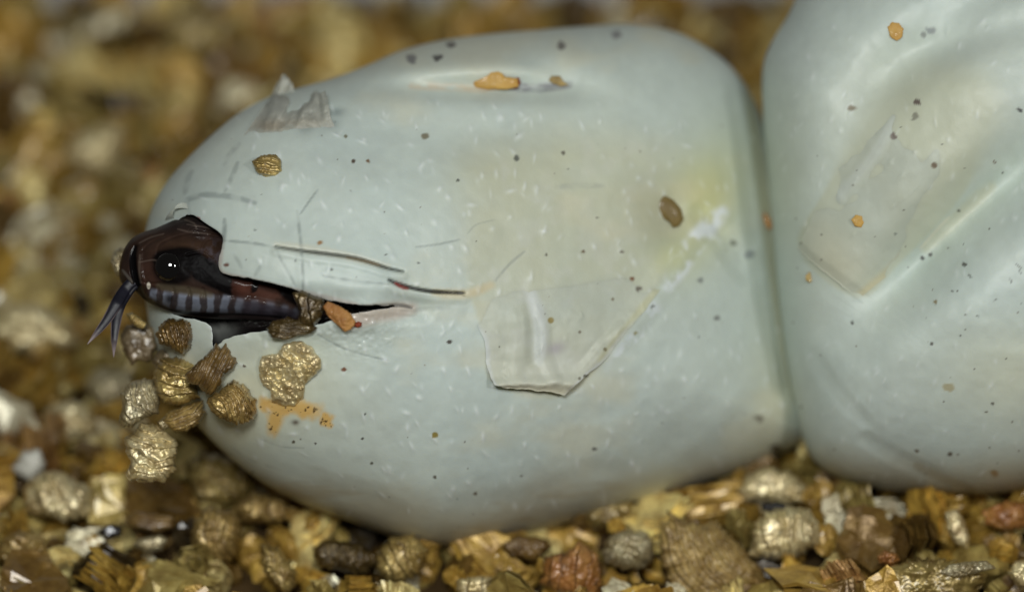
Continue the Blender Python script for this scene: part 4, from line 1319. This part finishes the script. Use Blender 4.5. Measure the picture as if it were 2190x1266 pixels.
def box(x0, x1, y0, y1, z0, z1):
    v = np.array([(x, y, z) for x in (x0, x1) for y in (y0, y1) for z in (z0, z1)]) * UNIT
    f = [(0, 1, 3, 2), (4, 6, 7, 5), (0, 4, 5, 1), (2, 3, 7, 6), (0, 2, 6, 4), (1, 5, 7, 3)]
    return raw_mesh('container_wall', v, np.array(f), None, None, False)


tag(obj('container_wall', box(-2600, 2600, wy, wy + th, -120, 1400), M_WALL), kind='structure')


def grain_shape(r, layers, m=10):
    """unit vermiculite grain: a stack of uneven, crumpled leaves, bent and shifted"""
    V = []; Tt = []; Q = []
    base = 0.5 * (0.62 + 0.62 * r.random(m)); ang = (np.arange(m) + 0.75 * r.random(m)) / m * 2 * math.pi
    yx = r.uniform(0.6, 0.95)
    H = r.uniform(0.32, 0.9)
    zs = np.concatenate([[0], np.cumsum(r.uniform(0.4, 1.7, layers))]); zs = zs / zs[-1] * H - H / 2
    ox = oy = 0
    bend = r.uniform(-0.7, 0.7); bend2 = r.uniform(-0.5, 0.5); shear = r.uniform(-0.4, 0.4)
    w1, w2, w3 = r.uniform(0, 6, 3)
    n = 0
    for k in range(layers):
        sc = r.uniform(0.76, 1.08); ox += r.normal() * 0.03; oy += r.normal() * 0.03
        rad = base * sc * (1 + r.normal(size=m) * 0.08)
        gap = (zs[k + 1] - zs[k]) * r.uniform(0.1, 0.35)

        def ring(rr, z0, jz):
            x = rr * np.cos(ang) + ox; y = rr * np.sin(ang) * yx + oy
            z = z0 + bend * x * x + bend2 * y * y + 0.03 * np.sin(9 * x + w1) + 0.03 * np.sin(8 * y + w2) + r.normal(size=m) * jz
            return np.stack([x + shear * z, y + 0.03 * np.sin(14 * z + w3), z], -1)
        V.append(ring(rad * 0.96, zs[k], 0.008))
        V.append(ring(rad, zs[k + 1] - gap, 0.014))
        V.append(ring(rad * r.uniform(0.45, 0.7), zs[k + 1] - gap, 0.03))
        V.append(np.array([[ox, oy, zs[k]], [ox + r.normal() * 0.06, oy + r.normal() * 0.06, zs[k + 1] - gap + r.normal() * 0.03]]))
        i0 = n + np.arange(m); i1 = i0 + m; i2 = i1 + m
        for a, b in ((i0, i1), (i1, i2)):
            Q.append(np.stack([a, np.roll(a, -1), np.roll(b, -1), b], -1))
        c0, c1 = n + 3 * m, n + 3 * m + 1
        Tt.append(np.stack([np.full(m, c1), i2, np.roll(i2, -1)], -1))
        Tt.append(np.stack([np.full(m, c0), np.roll(i0, -1), i0], -1))
        n += 3 * m + 2
    return np.concatenate(V), np.concatenate(Q), np.concatenate(Tt)


r = np.random.default_rng(2024)
protos = [grain_shape(r, int(r.integers(8, 15)), 11) for _ in range(26)]
lows = [grain_shape(r, int(r.integers(4, 7)), 8) for _ in range(14)]
TONES = [((160, 131, 62), 'golden brown', 32), ((150, 134, 78), 'khaki', 25), ((206, 192, 134), 'pale straw', 17), ((102, 80, 38), 'dark brown', 15), ((166, 130, 80), 'rusty orange', 2),
         ((200, 196, 172), 'silver grey', 9), ((170, 140, 64), 'ochre', 18), ((54, 44, 25), 'blackish brown', 6)]
tw = np.array([t[2] for t in TONES], float); tw /= tw.sum()
tone_rgb = np.array([lin(t[0]) for t in TONES]) * 1.3


def hidden(P):
    px, py, f = project(P)
    for b in (egg1, egg2):
        rho = b.rho(px, py)
        near = (rho < 1) & (f < b.front(px, py))
        yield near


def scatter(cell, size, zoff, jit):
    xs = np.arange(-1900, 1900, cell); ys = np.arange(-900, wy - 30, cell * 0.95)
    X, Y = np.meshgrid(xs, ys, indexing='ij')
    X = X.ravel() + r.uniform(-jit, jit, X.size) * cell; Y = Y.ravel() + r.uniform(-jit, jit, Y.size) * cell
    S = np.clip(r.lognormal(math.log(size), 0.32, X.size), size * 0.5, size * 1.3)
    Z = ground_z(X, Y) + zoff + r.uniform(-18, 18, X.size)
    return X, Y, Z, S


def inside_egg(P, S):
    """grain centre inside (or cutting into) an egg body"""
    px, py, f = project(P)
    bad = np.zeros(len(P), bool)
    for b in (egg1, egg2):
        rho = b.rho(px, py)
        k = b.prof(rho) * b.T
        bad |= (rho < 1.0) & (np.abs(f - b.f0(px, py)) < k + S * 0.30)
    return bad


def rot_random(n, flat=0.55):
    out = []
    for i in range(n):
        out.append(np.array(Euler((r.normal() * flat * 1.2, r.normal() * flat * 1.2, r.uniform(0, 6.28))).to_matrix()))
    return out


# upper layer: candidates for single grains
X, Y, Z, S = scatter(106, 132, 22, 0.38)
P = np.stack([X, Y, Z], -1)
keep = ~inside_egg(P, S)
for c, rad in HERO_SPOTS:
    keep &= np.hypot(P[:, 0] - c[0], P[:, 1] - c[1]) > rad * 0.85 + S * 0.25
P, S = P[keep], S[keep]
# second, smaller filler on top
X, Y, Z, S2 = scatter(82, 62, 42, 0.45)
P2 = np.stack([X, Y, Z], -1)
k2 = ~inside_egg(P2, S2) & (r.random(len(P2)) < 0.65)
for c, rad in HERO_SPOTS:
    k2 &= np.hypot(P2[:, 0] - c[0], P2[:, 1] - c[1]) > rad * 0.8 + S2 * 0.3
P = np.concatenate([P, P2[k2]]); S = np.concatenate([S, S2[k2]])
px, py, f = project(P)
vis = (px > -40) & (px < 2230) & (py > -20) & (py < 1300)
for near in hidden(P):
    vis &= ~near
app = S * DIST / (DIST - f)
order = np.argsort(-np.where(vis, app, 0))[:300]
single = np.zeros(len(P), bool); single[order] = True
single &= vis
tones = r.choice(len(TONES), len(P), p=tw)
rots = rot_random(len(P), 0.7)
meshes = []
for i, (v, qd, t) in enumerate(protos):
    me = raw_mesh('vermiculite_grain', v * 120 * UNIT, qd, t, None, False)
    me.materials.append(M_GRAIN)
    meshes.append(me)
for i in np.where(single)[0]:
    o = bpy.data.objects.new('vermiculite_grain', meshes[int(r.integers(len(meshes)))])
    COL.objects.link(o)
    M = Matrix([list(row) for row in rots[i]]).to_4x4()
    o.matrix_world = Matrix.Translation(Vector(P[i] * UNIT)) @ M @ Matrix.Scale(float(S[i] / 120), 4)
    k = tones[i]
    cc = tone_rgb[k] * r.uniform(0.75, 1.25)
    o.color = (float(cc[0]), float(cc[1]), float(cc[2]), 1)
    gx, gy = P[i, 0], P[i, 1]
    if gy > 520:
        where = 'between the open egg and the far wall' if gx > -420 else 'on the open bed out beyond the snake snout'
    elif gx > 560:
        where = 'at the foot of the dented egg'
    elif gx > -420:
        where = 'at the foot of the open egg'
    else:
        where = 'on the bed beneath the hanging clump'
    big = 'large' if S[i] > 150 else ('small' if S[i] < 95 else 'middling')
    tag(o, '%s loose %s grain %s' % (big, TONES[k][1], where), 'vermiculite grain', '%s %s grains %s' % (big, TONES[k][1], where))

# everything smaller, farther or hidden: one mass
rest_P = [P[~single]]; rest_S = [S[~single]]
X, Y, Z, S3 = scatter(66, 84, -22, 0.45)
P3 = np.stack([X, Y, Z], -1)
k3 = ~inside_egg(P3, S3)
rest_P.append(P3[k3]); rest_S.append(S3[k3])
RP = np.concatenate(rest_P); RS = np.concatenate(rest_S)
rr = rot_random(len(RP), 0.7)
VV = []; QQ = []; TT = []; CC = []
n = 0
for i in range(len(RP)):
    up = i < len(rest_P[0])
    v, qd, t = (protos if (up and i % 2) else lows)[int(r.integers(26 if (up and i % 2) else 14))]
    VV.append((v * RS[i]) @ rr[i].T + RP[i])
    QQ.append(qd + n); TT.append(t + n)
    k = r.choice(len(TONES), p=tw)
    CC.append(np.tile(tone_rgb[k] * r.uniform(0.75, 1.25), (len(v), 1)))
    n += len(v)
me = raw_mesh('vermiculite_bed_grains', np.concatenate(VV) * UNIT, np.concatenate(QQ), np.concatenate(TT), np.concatenate(CC), False)
tag(obj('vermiculite_bed_grains', me, M_STUFF), 'mass of small loose vermiculite grains filling the bed', 'vermiculite', kind='stuff')
